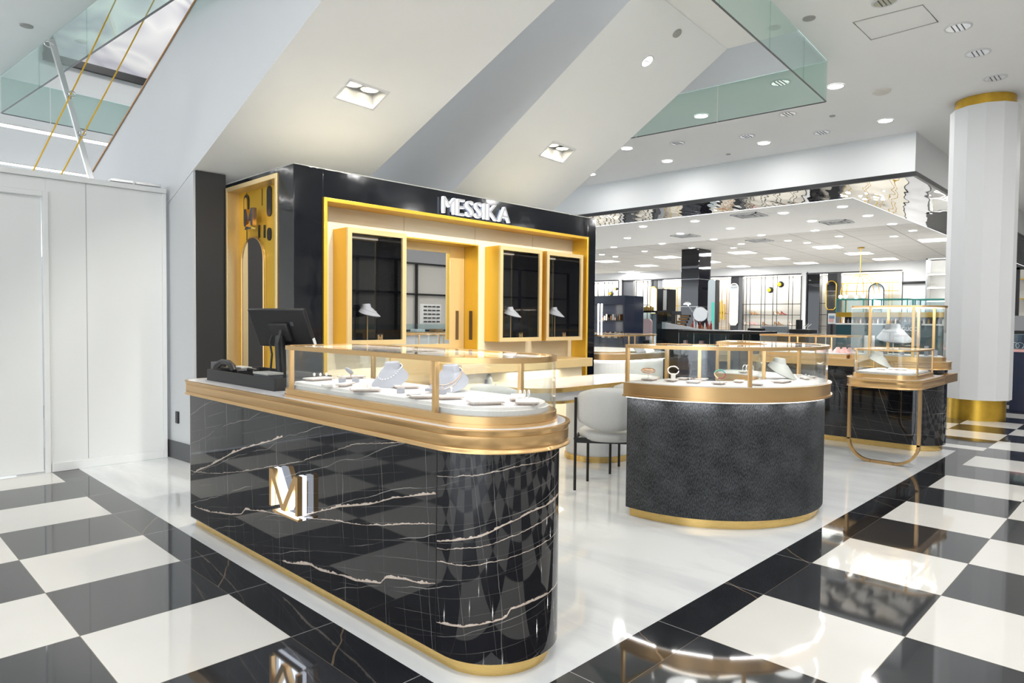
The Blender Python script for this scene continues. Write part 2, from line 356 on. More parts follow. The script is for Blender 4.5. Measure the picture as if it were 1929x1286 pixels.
def area(name, loc, size, power, col=(1, .985, .96), shape='DISK', rot=(0, 0, 0), size_y=None, parent=None, spread=PI):
    L = bpy.data.lights.new(name, 'AREA'); L.shape = shape; L.size = size; L.energy = power; L.color = col; L.spread = spread
    if size_y: L.size_y = size_y
    o = bpy.data.objects.new(name, L); COL.objects.link(o)
    if parent is not None: o.parent = parent; loc = Vector(loc)-wpos(parent)
    o.location = loc; o.rotation_euler = rot; return o
CEIL, LOW = 4.40, 3.72
#--SPLIT1
# ------------------------------------------------------------------ floor, ceilings, walls
BX0, BX1, BY0, BY1, PX1 = OX+TS, OX+TS*1.3198, OYR, OYR+.3288*TS, 8.2
mb = MB()
def fl(x0, x1, y0, y1, mi): mb.quad((x0, y0, 0), (x1, y0, 0), (x1, y1, 0), (x0, y1, 0), mi)
fl(-14, BX0, -14, 30, 0); fl(BX0, 45, -14, BY0, 1); fl(PX1+.2, 45, BY0, 32, 1)
fl(BX0, BX1, BY0, 30, 2); fl(BX1, PX1+.2, BY0, BY1, 3); fl(PX1, PX1+.2, BY1, 32, 2); fl(BX1, PX1, BY1, 30, 4)
struct('floor', mb, ['chkL', 'chkR', 'bordY', 'bordX', 'platform'])
mb = MB()
def poly(mb, pts, z, mi=0): mb.add([(p[0], p[1], z) for p in pts], [tuple(range(len(pts)))], mi)
N0, N1, E0, E1 = 2.55, 8.58, 2.34, 10.78
FX, FY = 12.35, 3.05
poly(mb, [ES(-15, -15), ES(46, -18), (46, FY), (FX, FY), ES(N1, E0), ES(-15, E0)], CEIL)
poly(mb, [ES(-15, E0), ES(N0, E0), ES(N0, E1), ES(-15, E1)], CEIL)
poly(mb, [ES(N1, E0), (FX, FY), (FX, 34), ES(N1, E1)], CEIL)
poly(mb, [ES(-15, E1), ES(N1, E1), (FX, 34), ES(-15, 34)], CEIL)
poly(mb, [ES(5.6, E0), ES(7.5, E0), ES(7.5, 3.13), ES(5.6, 3.13)], CEIL)
struct('ceiling', mb, 'ceil')
mb = MB()   # slab edge round the escalator opening and the upper storey
def wallES(mb, n0, e0, n1, e1, z0, z1, mi=0): mb.quad((*ES(n0, e0)[:2], z0), (*ES(n1, e1)[:2], z0), (*ES(n1, e1)[:2], z1), (*ES(n0, e0)[:2], z1), mi)
wallES(mb, N0, E1, N1, E1, CEIL, 9.5); wallES(mb, N1, E1, N1, E0, CEIL, 9.5); wallES(mb, 7.5, E0, N1, E0, CEIL, 4.9); wallES(mb, -.2, E0, -.2, E1, CEIL+.4, 9.5); wallES(mb, -.2, E0, N1, E0, CEIL+.6, 9.5); wallES(mb, -.2, E1, N0, E1, CEIL, 9.5)  # unseen left and front walls added to keep outside light off the escalators
struct('wall_upper', mb, 'white')
mb = MB(); poly(mb, [ES(-.5, 2), ES(9, 2), ES(9, 11), ES(-.5, 11)], 9.5); struct('ceiling_upper', mb, 'ceil')
# sloped undersides of the two escalators
def slope_body(name, n0, n1, ea, za, eb, sl, th, hole, mat=('ceil', 'wside')):
    mb = MB(); z = lambda e: za+(ea-e)*sl
    e_top, e_bot = eb
    h = hole
    ns = [n0, h[0], h[1], n1]; es_ = [e_top, h[2], h[3], e_bot]
    for i in range(3):
        for j in range(3):
            if i == 1 and j == 1: continue
            mb.quad(*[(*ES(n, e)[:2], z(e)) for n, e in ((ns[i], es_[j]), (ns[i], es_[j+1]), (ns[i+1], es_[j+1]), (ns[i+1], es_[j]))])
    for n in (n0, n1):
        mb.quad(*[(*ES(n, e)[:2], zz) for e, zz in ((e_top, z(e_top)), (e_bot, z(e_bot)), (e_bot, z(e_bot)+th), (e_top, z(e_top)+th))], mi=1)
    mb.quad(*[(*ES(n, e)[:2], z(e)+th) for n, e in ((n0, e_top), (n1, e_top), (n1, e_bot), (n0, e_bot))])
    o = struct(name, mb, mat)
    return z, sl
H1, H2 = (3.44, 3.83, 4.61, 4.81), (6.34, 6.785, 4.69, 4.875)
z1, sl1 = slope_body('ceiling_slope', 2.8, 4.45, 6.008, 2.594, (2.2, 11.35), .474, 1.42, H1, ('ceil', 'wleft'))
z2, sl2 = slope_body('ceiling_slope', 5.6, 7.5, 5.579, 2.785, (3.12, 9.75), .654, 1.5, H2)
mb = MB()   # white side wall under the first escalator
ex = np.array(ES(0, 1)); en = np.array(ES(1, 0))
mb.plate(en*2.8, ex, np.array([0, 0, 1.]), en, [(6.0, 0), (11.35, 0), (11.35, 1.44), (11.35, .06), (6.0, 2.6)][:2]+[(11.35, .06), (6.0, 2.59)], 0, .12)
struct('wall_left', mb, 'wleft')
mb = MB(); mb.plate(en*2.785, ex, np.array([0, 0, 1.]), en, [(6.0, 0), (11.35, 0), (11.35, .06), (11.0, .16), (6.0, .16)], 0, .016)
struct('baseboard_left', mb, 'dgrey')
mb = MB(); mb.plate(en*2.795, ex, np.array([0, 0, 1.]), en, [(8.36, 2.885), (8.36, 2.9), (2.2, 5.82), (2.2, 5.805)], -.008, .0)
struct('trim_1', mb, 'tan')
# lights sunk into the slopes
def slope_light(name, label, z, sl, h):
    n0, n1, e0, e1 = h; D = .16
    cen = ES((n0+n1)/2, (e0+e1)/2, z((e0+e1)/2)); root = thing(name, label, 'recessed light', cen, 'twin spotlights sunk into the sloped ceilings')
    mb = MB(); q = lambda n, e, d: (*ES(n, e)[:2], z(e)+d)
    c = [(n0, e0), (n1, e0), (n1, e1), (n0, e1)]
    for i in range(4):
        a, b = c[i], c[(i+1) % 4]; mb.quad(q(*a, 0), q(*b, 0), q(*b, D), q(*a, D))
    mb.quad(*[q(*k, D) for k in c]); link('housing', mb, 'white', root)
    mb = MB(); w = .014
    for (a0, a1, b0, b1) in ((n0-w, n1+w, e0-w, e0+.004), (n0-w, n1+w, e1-.004, e1+w), (n0-w, n0+.004, e0, e1), (n1-.004, n1+w, e0, e1)):
        vs = [q(n, e, d) for d in (-.008, .004) for n, e in ((a0, b0), (a1, b0), (a1, b1), (a0, b1))]
        mb.add(vs, [(0, 1, 2, 3), (7, 6, 5, 4), (0, 4, 5, 1), (1, 5, 6, 2), (2, 6, 7, 3), (3, 7, 4, 0)])
    link('frame', mb, 'white', root)
    for k in (0, 1):
        nn = n0+(n1-n0)*(.27+.46*k); ee = (e0+e1)/2+.01; p = q(nn, ee, .07)
        mb = MB(); mb.lathe([(.03, .06), (.075, .05), (.085, 0), (.072, -.004), (.066, .01)], p, 20); hd = link('lamp_head', mb, 'silver', root)
        mb = MB(); mb.lathe([(.066, -.002), (.066, .004)], p, 20); link('lens', mb, 'lampw', hd)
        area('spot', (p[0], p[1], p[2]-.02), .1, 5, (1, .88, .66), parent=root, spread=1.9)
    return root
slope_light('recessed_light', 'twin spotlight sunk into the sloped ceiling above the narrow arched niche', z1, sl1, H1)
slope_light('recessed_light', 'twin spotlight sunk into the sloped ceiling above the lit shop sign', z2, sl2, H2)
def slope_disc(name, label, cat, px, py, rad, mat, z, sl, nn, lit):
    # on the plane of the second slope
    d = ray(px, py); n_ = np.cross(np.array(ES(0, 1, -sl)), np.array(ES(1, 0))); o0 = np.array(ES(5.6, 5.579, 2.785)); tt = n_@(o0-np.array([0, 0, EYE]))/(n_@d)
    p = np.array([0, 0, EYE])+d*tt; n_ = n_/np.linalg.norm(n_); n_ = n_ if n_[2] < 0 else -n_
    a = np.cross(n_, [0, 1, 0]); a /= np.linalg.norm(a); b = np.cross(n_, a); A = np.array([a, b, n_]).T
    root = thing(name, label, cat, tuple(p)); mb = MB(); mb.lathe([(rad, -.01), (rad, .006), (rad*.86, .008), (rad*.8, -.012)] if lit else [(rad, -.01), (rad, .01), (rad*.9, .02)], p, 28, 0, A, not lit)
    link('trim_ring' if lit else 'cover', mb, mat, root)
    if lit:
        mb = MB(); mb.lathe([(rad*.8, -.01), (rad*.8, .001)], p, 28, 0, A); link('lens', mb, 'lamp', root)
        mb = MB(); mb.obox(p+n_*.006, a*rad*.7, b*.006, n_*.004); link('crossbar', mb, 'chrome', root)
slope_disc('recessed_spotlight', 'round lit spotlight in the slope above the sign', 'spotlight', 1219, 115, .075, 'white', z2, sl2, 0, True)
slope_disc('ceiling_sensor', 'small unlit round cover on the slope, above the round lit spotlight', 'sensor', 1275, 62, .05, 'gbust', z2, sl2, 0, False)
# department hall beyond: dropped ceiling with mirrored band
mb = MB()
mb.quad((FX, FY, 3.76), (FX, 34, 3.76), (FX, 34, CEIL), (FX, FY, CEIL)); mb.quad((FX, FY, 3.76), (45, FY, 3.76), (45, FY, CEIL), (FX, FY, CEIL))
struct('wall_fascia', mb, 'white')
mb = MB(); mb.box(FX-.02, FX+.03, FY-.02, 34, 3.685, 3.76); mb.box(FX+.03, 45, FY-.02, FY+.03, 3.685, 3.76); struct('trim_2', mb, 'black')
mb = MB(); poly(mb, [(FX, FY), (13.8, 4.45), (13.8, 34), (FX, 34)], 3.70); poly(mb, [(FX, FY), (45, FY), (45, 4.45), (13.8, 4.45)], 3.70); struct('ceiling_mirror_band', mb, 'wmirror')
mb = MB(); poly(mb, [(13.8, 4.45), (18.2, 4.45), (18.2, 34), (13.8, 34)], 3.695); poly(mb, [(18.2, 4.45), (46, 4.45), (46, 34), (18.2, 34)], 3.695, 1)
struct('ceiling_hall', mb, ['ceil', 'act'])
NF = 29.4; eEND = on_n(1745, 487, NF)[1]
def fe(px): return on_n(px, 560, NF)[1]
def fz(px, py): return on_n(px, py, NF)[2]
bays = []   # e_hi, e_lo, top
for a, b in ((1100, 1164), (1171, 1284), (1330, 1509), (1518, 1699)): bays.append((fe(a), fe(b)))
ZT = fz(1400, 520.5)
mb = MB(); prev = 34
for a, b in bays:
    wallES(mb, NF, prev, NF, a, 0, 3.695); wallES(mb, NF, a, NF, b, ZT, 3.695); prev = b
wallES(mb, NF, prev, NF, eEND, 0, 3.695); wallES(mb, NF, eEND, NF+9, eEND-3, 0, 3.695)
struct('wall_far', mb, 'white')
mb = MB()
for a, b in bays:
    wallES(mb, NF+.6, a, NF+.6, b, 0, ZT); wallES(mb, NF, a, NF+.6, a, 0, ZT); wallES(mb, NF, b, NF+.6, b, 0, ZT)
    poly(mb, [ES(NF, a), ES(NF, b), ES(NF+.6, b), ES(NF+.6, a)], ZT)
struct('wall_alcove', mb, 'wcream')
# enclosing store behind and beside the viewer (seen in mirrors and polished stone)
mb = MB(); mb.box(-14, 45, -9.2, -9, 0, CEIL); struct('wall_front', mb, 'wfront')
mb = MB(); wallES(mb, -6, 14, 12, 14, 0, .0001); mb = MB(); mb.box(44.6, 45, -9, FY, 0, CEIL); struct('wall_right', mb, 'white')
# white hoarding on the left
root = thing('hoarding_partition', 'tall white temporary partition with door on left of the shop', 'partition', (-.5, 6.72, 0))
mb = MB(); mb.box(1.31, 2.225, 6.68, 6.74, .0, 2.44); mb.box(-6, 1.31, 6.68, 6.74, 2.31, 2.44); link('wall_panel', mb, 'panel', root, .002)
mb = MB(); mb.box(-6, 2.24, 6.655, 6.76, 2.44, 2.485); link('top_rail', mb, 'panel', root, .003)
mb = MB(); mb.box(2.205, 2.24, 6.665, 6.76, 0, 2.44); link('end_post', mb, 'panel', root, .003)
mb = MB(); mb.box(1.33, 2.205, 6.665, 6.68, .0, .075); link('bottom_rail', mb, 'panel', root, .003)
mb = MB(); mb.box(1.285, 1.325, 6.66, 6.7, 0, 2.33); mb.box(-6, 1.285, 6.66, 6.7, 2.285, 2.33); link('door_frame', mb, 'panel', root, .003)
mb = MB(); mb.box(.3, 1.28, 6.69, 6.73, .012, 2.283); link('door', mb, 'panel', root, .002)
mb = MB(); mb.box(-6, .295, 6.685, 6.735, .012, 2.283); link('wall_panel', mb, 'panel', root, .002)
mb = MB(); mb.box(1.598, 1.602, 6.6785, 6.6815, .08, 2.44); link('joint', mb, 'grey', root)
mb = MB(); mb.box(2.27, 2.30, 6.5, 6.56, .33, .44); tag(link('wall_socket', mb, 'black', bevel=.004), 'small black box fixed low on the white wall beside the partition', 'socket')
for i, (x0, x1, zt) in enumerate(((1.79, 1.97, 2.535), (1.99, 2.2, 2.52))):
    mb = MB(); mb.obox(((x0+x1)/2, 6.72, 2.505), ((x1-x0)/2, 0, 0), (0, .05, 0), (0, 0, .012)); tag(link('metal_plate', mb, 'chrome', bevel=.002), ('flat grey plate lying on top of the partition, left one', 'flat grey plate lying on top of the partition, near its corner')[i], 'plate')
# glass baffles round the opening
def baffle(label, n0, e0, n1, e1, cuts, grp='green tinted glass baffles hung round the ceiling opening'):
    root = thing('glass_baffle', label, 'glass baffle', ES((n0+n1)/2, (e0+e1)/2, CEIL), grp)
    L = math.hypot(n1-n0, e1-e0); ux, uy = (n1-n0)/L, (e1-e0)/L
    cs = [0]+cuts+[L]
    for a, b in zip(cs[:-1], cs[1:]):
        mb = MB(); p0 = np.array(ES(n0+ux*(a+.006), e0+uy*(a+.006), 3.93)); p1 = np.array(ES(n0+ux*(b-.006), e0+uy*(b-.006), 3.93))
        off = np.array(ES(-uy, ux))*.006; up = np.array([0, 0, .47])
        mb.obox((p0+p1)/2+up/2, (p1-p0)/2, off, up/2); link('pane', mb, 'gglass', root)
        mb = MB(); mb.obox((p0+p1)/2+np.array([0, 0, -.004]), (p1-p0)/2, off*1.1, (0, 0, .005)); link('bottom_edge', mb, 'dgrey', root)
    return root
baffle('green tinted glass baffle above the white partition, running away from view', N0, E0, N0, E1, [1.7, 3.4, 5.4, 6.9])
baffle('green tinted glass baffle across the far end of the opening, below the mural', N0, E1, N1, E1, [.55, 2.2, 3.9])
baffle('green tinted glass baffle on the right edge of the ceiling opening', N1, E1, N1, E0, [1.5, 3.2, 4.9, 5.9, 7.1])
baffle('green tinted glass baffle nearest the viewer, across the ceiling opening', N0, E0, N1, E0, [1.5, 2.9, 4.1, 5.15])
# mural on the upper wall
root = thing('wall_mural', 'pale flowing wave mural in a black frame on the upper wall', 'mural', ES(5.5, E1-.03, 5.8))
mb = MB(); p0 = np.array(ES(3.07, E1-.05)); p1 = np.array(ES(8.3, E1-.05)); u = (p1-p0)
mb.obox((p0+p1)/2+[0, 0, 6.2], u/2, np.array(ES(0, .015)), (0, 0, 1.4)); link('picture', mb, 'mural', root)
mb = MB(); mb.obox((p0+p1)/2+[0, 0, 4.79], u/2+u/np.linalg.norm(u)*.06, np.array(ES(0, .03)), (0, 0, .05)); mb.obox(p0+[0, 0, 6.2], u/np.linalg.norm(u)*.05, np.array(ES(0, .03)), (0, 0, 1.45))
link('frame', mb, 'black', root)
# linear lights beyond the opening
for e, lb in ((13.45, 'long white strip light on the ceiling above the partition, nearer one'), (16.8, 'long white strip light just above the partition top, farther one')):
    root = thing('strip_light', lb, 'strip light', ES(4, e, CEIL)); mb = MB()
    mb.obox(ES(3, e, CEIL-.01), np.array(ES(6, 0)), np.array(ES(0, .07)), (0, 0, .01)); link('diffuser', mb, 'strip', root)
    mb = MB(); mb.obox(ES(3, e, CEIL-.004), np.array(ES(6.05, 0)), np.array(ES(0, .1)), (0, 0, .004)); link('housing', mb, 'white', root)
# hanging cables and raking pole behind the hoarding
YC = 7.35
def cabl(p, q, r, name, mat, label, cat, grp=None):
    mb = MB(); a, b = np.array(on_y(*p, YC)), np.array(on_y(*q, YC)); a = a+(a-b)*.0; b2 = b+(b-a)*.05
    pts = [a*(1-t_)+b2*t_+np.array([0, 0, -.05*math.sin(PI*t_)*r*50]) for t_ in np.linspace(0, 1, 12)]
    mb.tube(pts, r, 6); return tag(link(name, mb, mat), label, cat, grp)
cabl((232, -30), (58, 330), .007, 'gold_cable', 'ygold', 'thin gold cable hanging on the left, crossing the raking pole higher up', 'cable')
cabl((306, -30), (110, 338), .007, 'gold_cable', 'ygold', 'thin gold cable hanging on the right, nearer the sloped wall', 'cable')
root = thing('raking_pole', 'silver raking pole rising behind the white partition', 'pole', on_y(172, 338, YC+.03))
mb = MB(); a, b = np.array(on_y(97, 74, YC+.03)), np.array(on_y(176, 352, YC+.03)); d_ = (b-a)/2; w_ = np.cross(d_, [0, 1, 0]); w_ /= np.linalg.norm(w_)
mb.obox((a+b)/2, d_, w_*.022, (0, .02, 0)); link('tube', mb, 'chrome', root, .002)
for p in ((135, 178), (155, 251)):
    mb = MB(); c = np.array(on_y(*p, YC)); mb.tube([c+np.array([.025*math.cos(q), -.02, .025*math.sin(q)]) for q in np.linspace(0, 2*PI, 12)[:-1]], .006, 6, closed=True); link('hook', mb, 'chrome', root)
mb = MB(); c = np.array(on_y(91, 84, YC)); mb.tube([c+np.array([.035*math.cos(q), -.02, .025*math.sin(q)]) for q in np.linspace(0, 2*PI, 12)[:-1]], .005, 6, closed=True); link('hook', mb, 'chrome', root)

# ------------------------------------------------------------------ ceiling lights
def downlight(lit, r=.095):
    root = thing('downlight' if lit else 'unlit_downlight', 'x', 'downlight')
    mb = MB(); mb.lathe([(r, -.004), (r, -.008), (r*1.18, -.006), (r*1.18, 0)], (0, 0, 0), 24, cap=False); link('rim', mb, 'white', root)
    mb = MB()
    if lit: mb.lathe([(r, -.007), (r, 0)], (0, 0, 0), 24); link('lens', mb, 'lamp', root)
    else:
        mb.lathe([(r, -.007), (r, -.004), (r*.5, .0)], (0, 0, 0), 24); l_ = link('reflector', mb, 'silver', root)
        mb = MB()
        for k in (-1, 0, 1): mb.box(-r*.85, r*.85, k*r*.4-.003, k*r*.4+.003, -.011, -.007)
        link('louvre', mb, 'dgrey', l_)
    return root
p1, p0 = downlight(True), downlight(False); fl_ = [False, False]
def put_light(px, py, lit, z, power, label, grp, sc=1.0):
    x, y, _ = on_z(px, py, z)
    src = p1 if lit else p0
    if not fl_[lit]: o = src; fl_[lit] = True; o.location = (x, y, z-.001); o['label'] = label; o['group'] = grp
    else: o = dup(src, (x, y, z-.001), 0, label, sc, grp)
    if lit and power: area('lamp_light', (x, y, z-.03), .17, power)
    return o
G1 = 'lit round downlights in the near white ceiling'
for px, py, lb in ((1574, 162, 'lit downlight right of the glass baffle corner'), (1668, 227, 'lit downlight between the smoke detector and the white column'),
                   (1321, 218, 'lit downlight seen through the glass baffle'), (1439, 269, 'lit downlight in the ceiling above the mirrored band, middle one'),
                   (1257, 303, 'lit downlight low in the near ceiling, right of the slope'), (1181, 279, 'lit downlight beside the sloped ceiling edge'),
                   (1113, 328, 'lit downlight farthest down beside the slope, above the mirrored band')):
    put_light(px, py, True, CEIL, 6, lb, G1)
G2 = 'unlit silver downlights in the near white ceiling'
for px, py, lb in ((1666, 3, 'large silver downlight cut by the top edge of the photo'), (1805, 51, 'dark silver downlight nearest the top right corner'),
                   (1842, 99, 'silver downlight second from the top right, above the column'), (1875, 146, 'silver downlight just above the gold column ring'),
                   (1470, 155, 'silver downlight seen through the glass baffle'), (1484, 214, 'silver downlight just below the glass baffle edge'),
                   (1548, 249, 'silver downlight below the smoke detector, above the white fascia'), (1407, 256, 'silver downlight left of a lit one, above the fascia'),
                   (1276, 269, 'silver downlight between two lit ones near the slope')):
    put_light(px, py, False, CEIL, 0, lb, G2, 1.15)
# more of the same ceiling lamps over the viewer and the rest of the shop
G3 = 'lit round downlights in the near white ceiling'
for i, (x, y) in enumerate([(x, y) for x in (-9, -5.5, -2, 1.0) for y in (-6, -2.8, .4)]+[(x, y) for x in (4.5, 8, 12, 16.5) for y in (-6, -2.6)]+[(-6, 4), (-2.5, 4), (-6, 9), (.5, 3.8), (.5, 9), (5, .3), (9, -.2), (15, .8), (20, .5)]):
    o = dup(p1, (x, y, CEIL-.001), 0, 'lit downlight over the aisle outside the picture', None, 'downlights over the aisle outside the picture')
    area('lamp_light', (x, y, CEIL-.03), .17, (8 if y > 3 else 17) if x < 2 else (17 if x > 10 else 15))
G4 = 'lit round downlights in the dropped hall ceiling'
lows = [(1587, 389), (1476, 401), (1635, 406), (1529.5, 416), (1680.6, 421.6), (1309, 416.3), (1211.5, 426.2), (1376, 430), (1182, 448), (1247.5, 458.6), (1156.4, 465.3), (1134, 479), (1214.4, 472.8), (1159, 483),
        (1281.6, 439.7), (1344, 450.4), (1434.6, 442.5), (1396.5, 459), (1484.4, 453), (1382, 466.6), (1303, 466.6), (1535.5, 434), (1719.4, 434), (1580.8, 445), (1684, 445), (1520.6, 457)]
for i, (px, py) in enumerate(lows):
    put_light(px, py, True, 3.694, 14 if i % 2 else 0, 'round lit downlight among the many in the dropped hall ceiling', G4)
def panel_light(px, py):
    x, y, _ = on_z(px, py, 3.694); r_ = dup(pl0, (x, y, 3.69), TH, None)
    return r_
root = pl0 = thing('panel_light', 'square lit panel among the tiles of the far hall ceiling', 'panel light', (0, 0, 0), 'square lit panels in the far tiled ceiling')
mb = MB(); mb.box(-.38, .38, -.38, .38, -.006, 0); link('diffuser', mb, 'strip', root)
mb = MB()
for a in (-.40, .38): mb.box(a, a+.02, -.40, .40, -.012, 0); mb.box(-.38, .38, a, a+.02, -.012, 0)
link('frame', mb, 'white', root)
sq = [(1560, 465), (1618.6, 477), (1668, 487.5), (1518.6, 495), (1762.5, 451.7), (1258, 484), (1144, 492), (1217.6, 500), (1185.8, 512), (1335, 493), (1398.5, 475.3), (1463, 486.5), (1392, 501.4)]
x, y, _ = on_z(*sq[0], 3.694); pl0.location = (x, y, 3.69); pl0.rotation_euler = (0, 0, TH)
for i, s_ in enumerate(sq[1:]): panel_light(*s_)
for s_ in sq[::2]:
    x, y, _ = on_z(*s_, 3.66); area('panel_lamp', (x, y, 3.66), 1.0, 40, shape='SQUARE')
def vent(px, py, lb):
    x, y, z = on_z(px, py, 3.69); root = thing('ceiling_vent', lb, 'vent', (x, y, z), 'square air vents in the dropped ceiling')
    mb = MB()
    for k, w in enumerate((.3, .2, .1)):
        for a in (-w, w-.03): mb.box(x+a, x+a+.03, y-w, y+w, z-.02, z); mb.box(x-w, x+w, y+a, y+a+.03, z-.02, z)
    link('frame', mb, 'white', root); mb = MB(); mb.box(x-.29, x+.29, y-.29, y+.29, z-.004, z-.001); link('grille', mb, 'grey', root)
for px, py, lb in ((1411, 405, 'square vent nearest the mirrored band, above the black column'), (1291.5, 444, 'square vent left of and above the black column top'), (1431, 452.7, 'square vent right of the black column, among small lights'), (1576, 418, 'square vent right of the others, under the mirrored corner')): vent(px, py, lb)
for px, py, r, lb, c in ((1524, 34, .06, 'small flat round sensor near the top, left of the access hatch', 'sensor'), (1661, 171, .11, 'round white smoke detector left of the column top', 'smoke detector'), (1568, 218, .04, 'tiny round sensor below the lit downlight by the glass corner', 'sensor'), (1372, 290, .04, 'tiny round sensor above the white fascia', 'sensor'), (50, 48, .06, 'small round sensor in the upper left ceiling corner', 'sensor')):
    x, y, z = on_z(px, py, CEIL); mb = MB(); mb.lathe([(r*.7, -.04 if c != 'sensor' else -.012), (r, -.02 if c != 'sensor' else -.01), (r*1.05, 0)], (x, y, z-.001), 24); tag(link('smoke_detector' if c != 'sensor' else 'ceiling_sensor', mb, 'gbust' if c == 'sensor' else 'wcream'), lb, c)
mb = MB(); hp = [on_z(*p, CEIL-.002) for p in ((1607, 42), (1738, 9), (1767, 41), (1641, 75))]
mb.tube(hp, .006, 6, closed=True); tag(link('access_hatch', mb, 'gbust'), 'thin outline of a rectangular access hatch in the near ceiling', 'hatch')
# unseen lamps added above the opening to light the mural and upper storey
for e, n_, z_, w_, r_ in ((7.6, 4.6, 6.6, 24, (PI/2, 0, TH)), (9.6, 6.5, 9.3, 10, (0, 0, 0)), (9.8, .9, 6.2, 6, (0, 0, 0))):
    x, y, _ = ES(n_, e); area('added_upper_lamp', (x, y, z_), .9, w_, rot=r_)
for i, x in enumerate((2.6, 3.7, 4.8, 5.9)):  # unseen spotlights, added to brighten the front of the display wall
    y = 1.5; root = thing('added_spotlight', 'added unseen spotlight in the near ceiling, aimed at the shop wall', 'spotlight', (x, y, CEIL), 'added unseen spotlights aimed at the shop wall')
    tgt = np.array([x+.1, 4.95, 1.35]); p = np.array([x, y, CEIL-.12]); d_ = (tgt-p)/np.linalg.norm(tgt-p); a_ = np.cross(d_, [1., 0, 0]); a_ /= np.linalg.norm(a_); A = np.array([np.cross(a_, d_), a_, d_]).T
    mb = MB(); mb.tube([(x, y, CEIL), (x, y, CEIL-.09)], .012, 8); link('stem', mb, 'white', root); mb = MB(); mb.lathe([(.05, -.06), (.055, .05)], p, 20, 0, A); h_ = link('lamp_head', mb, 'white', root)
    mb = MB(); mb.lathe([(.048, .0505), (.048, .052)], p, 20, 0, A); link('lens', mb, 'lamp', h_)
    L = bpy.data.lights.new('added_spot_lamp', 'SPOT'); L.energy = 185; L.color = (1, .95, .86); L.spot_size = math.radians(44); L.spot_blend = .6; L.shadow_soft_size = .05
    o = bpy.data.objects.new('added_spot_lamp', L); COL.objects.link(o); o.location = p+d_*.08; o.rotation_euler = Vector(d_).to_track_quat('-Z', 'Y').to_euler()
#--SPLIT2
# ------------------------------------------------------------------ the shop's black and gold display wall
KX0, KX1, KY0, KY1, KZ = 2.59, 6.44, 4.93, 6.2, 2.51
RX0, RX1, RZ, RY = 2.845, 6.285, 2.283, 5.13          # gold recess in its front
NY0, NY1 = on_x(523, 330, KX0)[1], 6.17                # niche in its left side
shop = thing('display_wall', 'black marble shop wall with gold recess and lit white name sign', 'display wall', ((KX0+KX1)/2, 5.5, 0))
mb = MB()
mb.box(KX0, RX0, KY0, NY0, 0, KZ); mb.box(RX1, KX1, KY0, KY1, 0, KZ); mb.box(RX0, RX1, KY0, RY+.35, RZ, KZ)
mb.box(KX0+.11, RX1, RY+.35, KY1, 0, KZ); mb.box(KX0, KX0+.11, NY0, KY1, KZ-.035, KZ); mb.box(RX0, KX0+.4, RY, RY+.35, 0, .01)
link('shell', mb, 'shell', shop, .003)
mb = MB(); mb.box(KX0+.01, KX1-.01, KY0+.02, KY1-.01, KZ, KZ+.012); link('roof_bounce_board', mb, 'gbust', shop)  # unseen pale board, added to bounce light up onto the slopes
mb = MB(); mb.box(2.33, KX0, 6.19, 6.24, 0, 2.60); link('return_panel', mb, 'blackm', shop)
mb = MB()
mb.box(RX0, RX0+.03, KY0-.02, RY, 0, RZ); mb.box(RX1-.03, RX1, KY0-.02, RY, 0, RZ); mb.box(RX0+.03, RX1-.03, KY0-.02, RY, RZ-.03, RZ)
link('recess_frame', mb, 'ygold', shop, .003)
DX0, DX1, DZ = 3.64, 4.735, 2.075; DY = 5.325
mb = MB()
mb.box(RX0+.03, DX0, RY, RY+.03, 0, RZ-.03); mb.box(DX1, RX1-.03, RY, RY+.03, 0, RZ-.03); mb.box(DX0, DX1, RY, RY+.03, DZ, RZ-.03)
for p in (761, 895): x = on_y(p, 420, RY)[0]; mb.box(x-.0015, x+.0015, RY-.001, RY+.002, DZ, RZ-.03, 1)
x = on_y(1001, 660, RY)[0]; mb.box(x-.0015, x+.0015, RY-.001, RY+.002, .2, RZ-.03, 1)
link('back_panel', mb, ['cream', 'tan'], shop)
mb = MB(); mb.box(DX0-.0, DX0+.012, RY-.006, DY, 0, DZ); mb.box(DX1-.012, DX1, RY-.006, DY, 0, DZ); mb.box(DX0+.012, DX1-.012, RY-.006, DY, DZ-.012, DZ)
link('door_reveal', mb, 'ygold', shop)
MX1 = on_y(847, 560, DY)[0]
door = None
mb = MB(); mb.box(DX0+.02, DX0+.06, DY, DY+.03, 0, DZ-.02); mb.box(MX1, DX1-.013, DY, DY+.03, 0, DZ-.012); mb.box(DX0+.06, MX1, DY, DY+.03, 1.985, DZ-.012); mb.box(DX0+.06, MX1, DY, DY+.03, .1, 1.06)
dr = link('sliding_door', mb, 'fgold', shop, .002)
mb = MB(); mb.quad((DX0+.06, DY+.004, 1.06), (MX1, DY+.004, 1.06), (MX1, DY+.004, 1.985), (DX0+.06, DY+.004, 1.985)); link('mirror', mb, 'mirror', dr)
mb = MB()
xh = on_y(861, 600, DY)[0]; mb.box(xh-.02, xh+.02, DY-.003, DY+.001, 1.10, 1.40)
link('handle_slot', mb, 'slot', dr)
mb = MB(); mb.box(DX1-.0135, DX1-.0115, RY+.07, RY+.12, 1.10, 1.40); link('lock_slot', mb, 'slot', shop)
mb = MB(); mb.box(4.2, 6.19, 4.76, RY, .79, .885); link('ledge', mb, 'fgold', shop, .003)
mb = MB(); mb.box(4.24, 6.12, 4.86, RY, 0, .79)
link('lower_cabinet', mb, 'cream', shop)
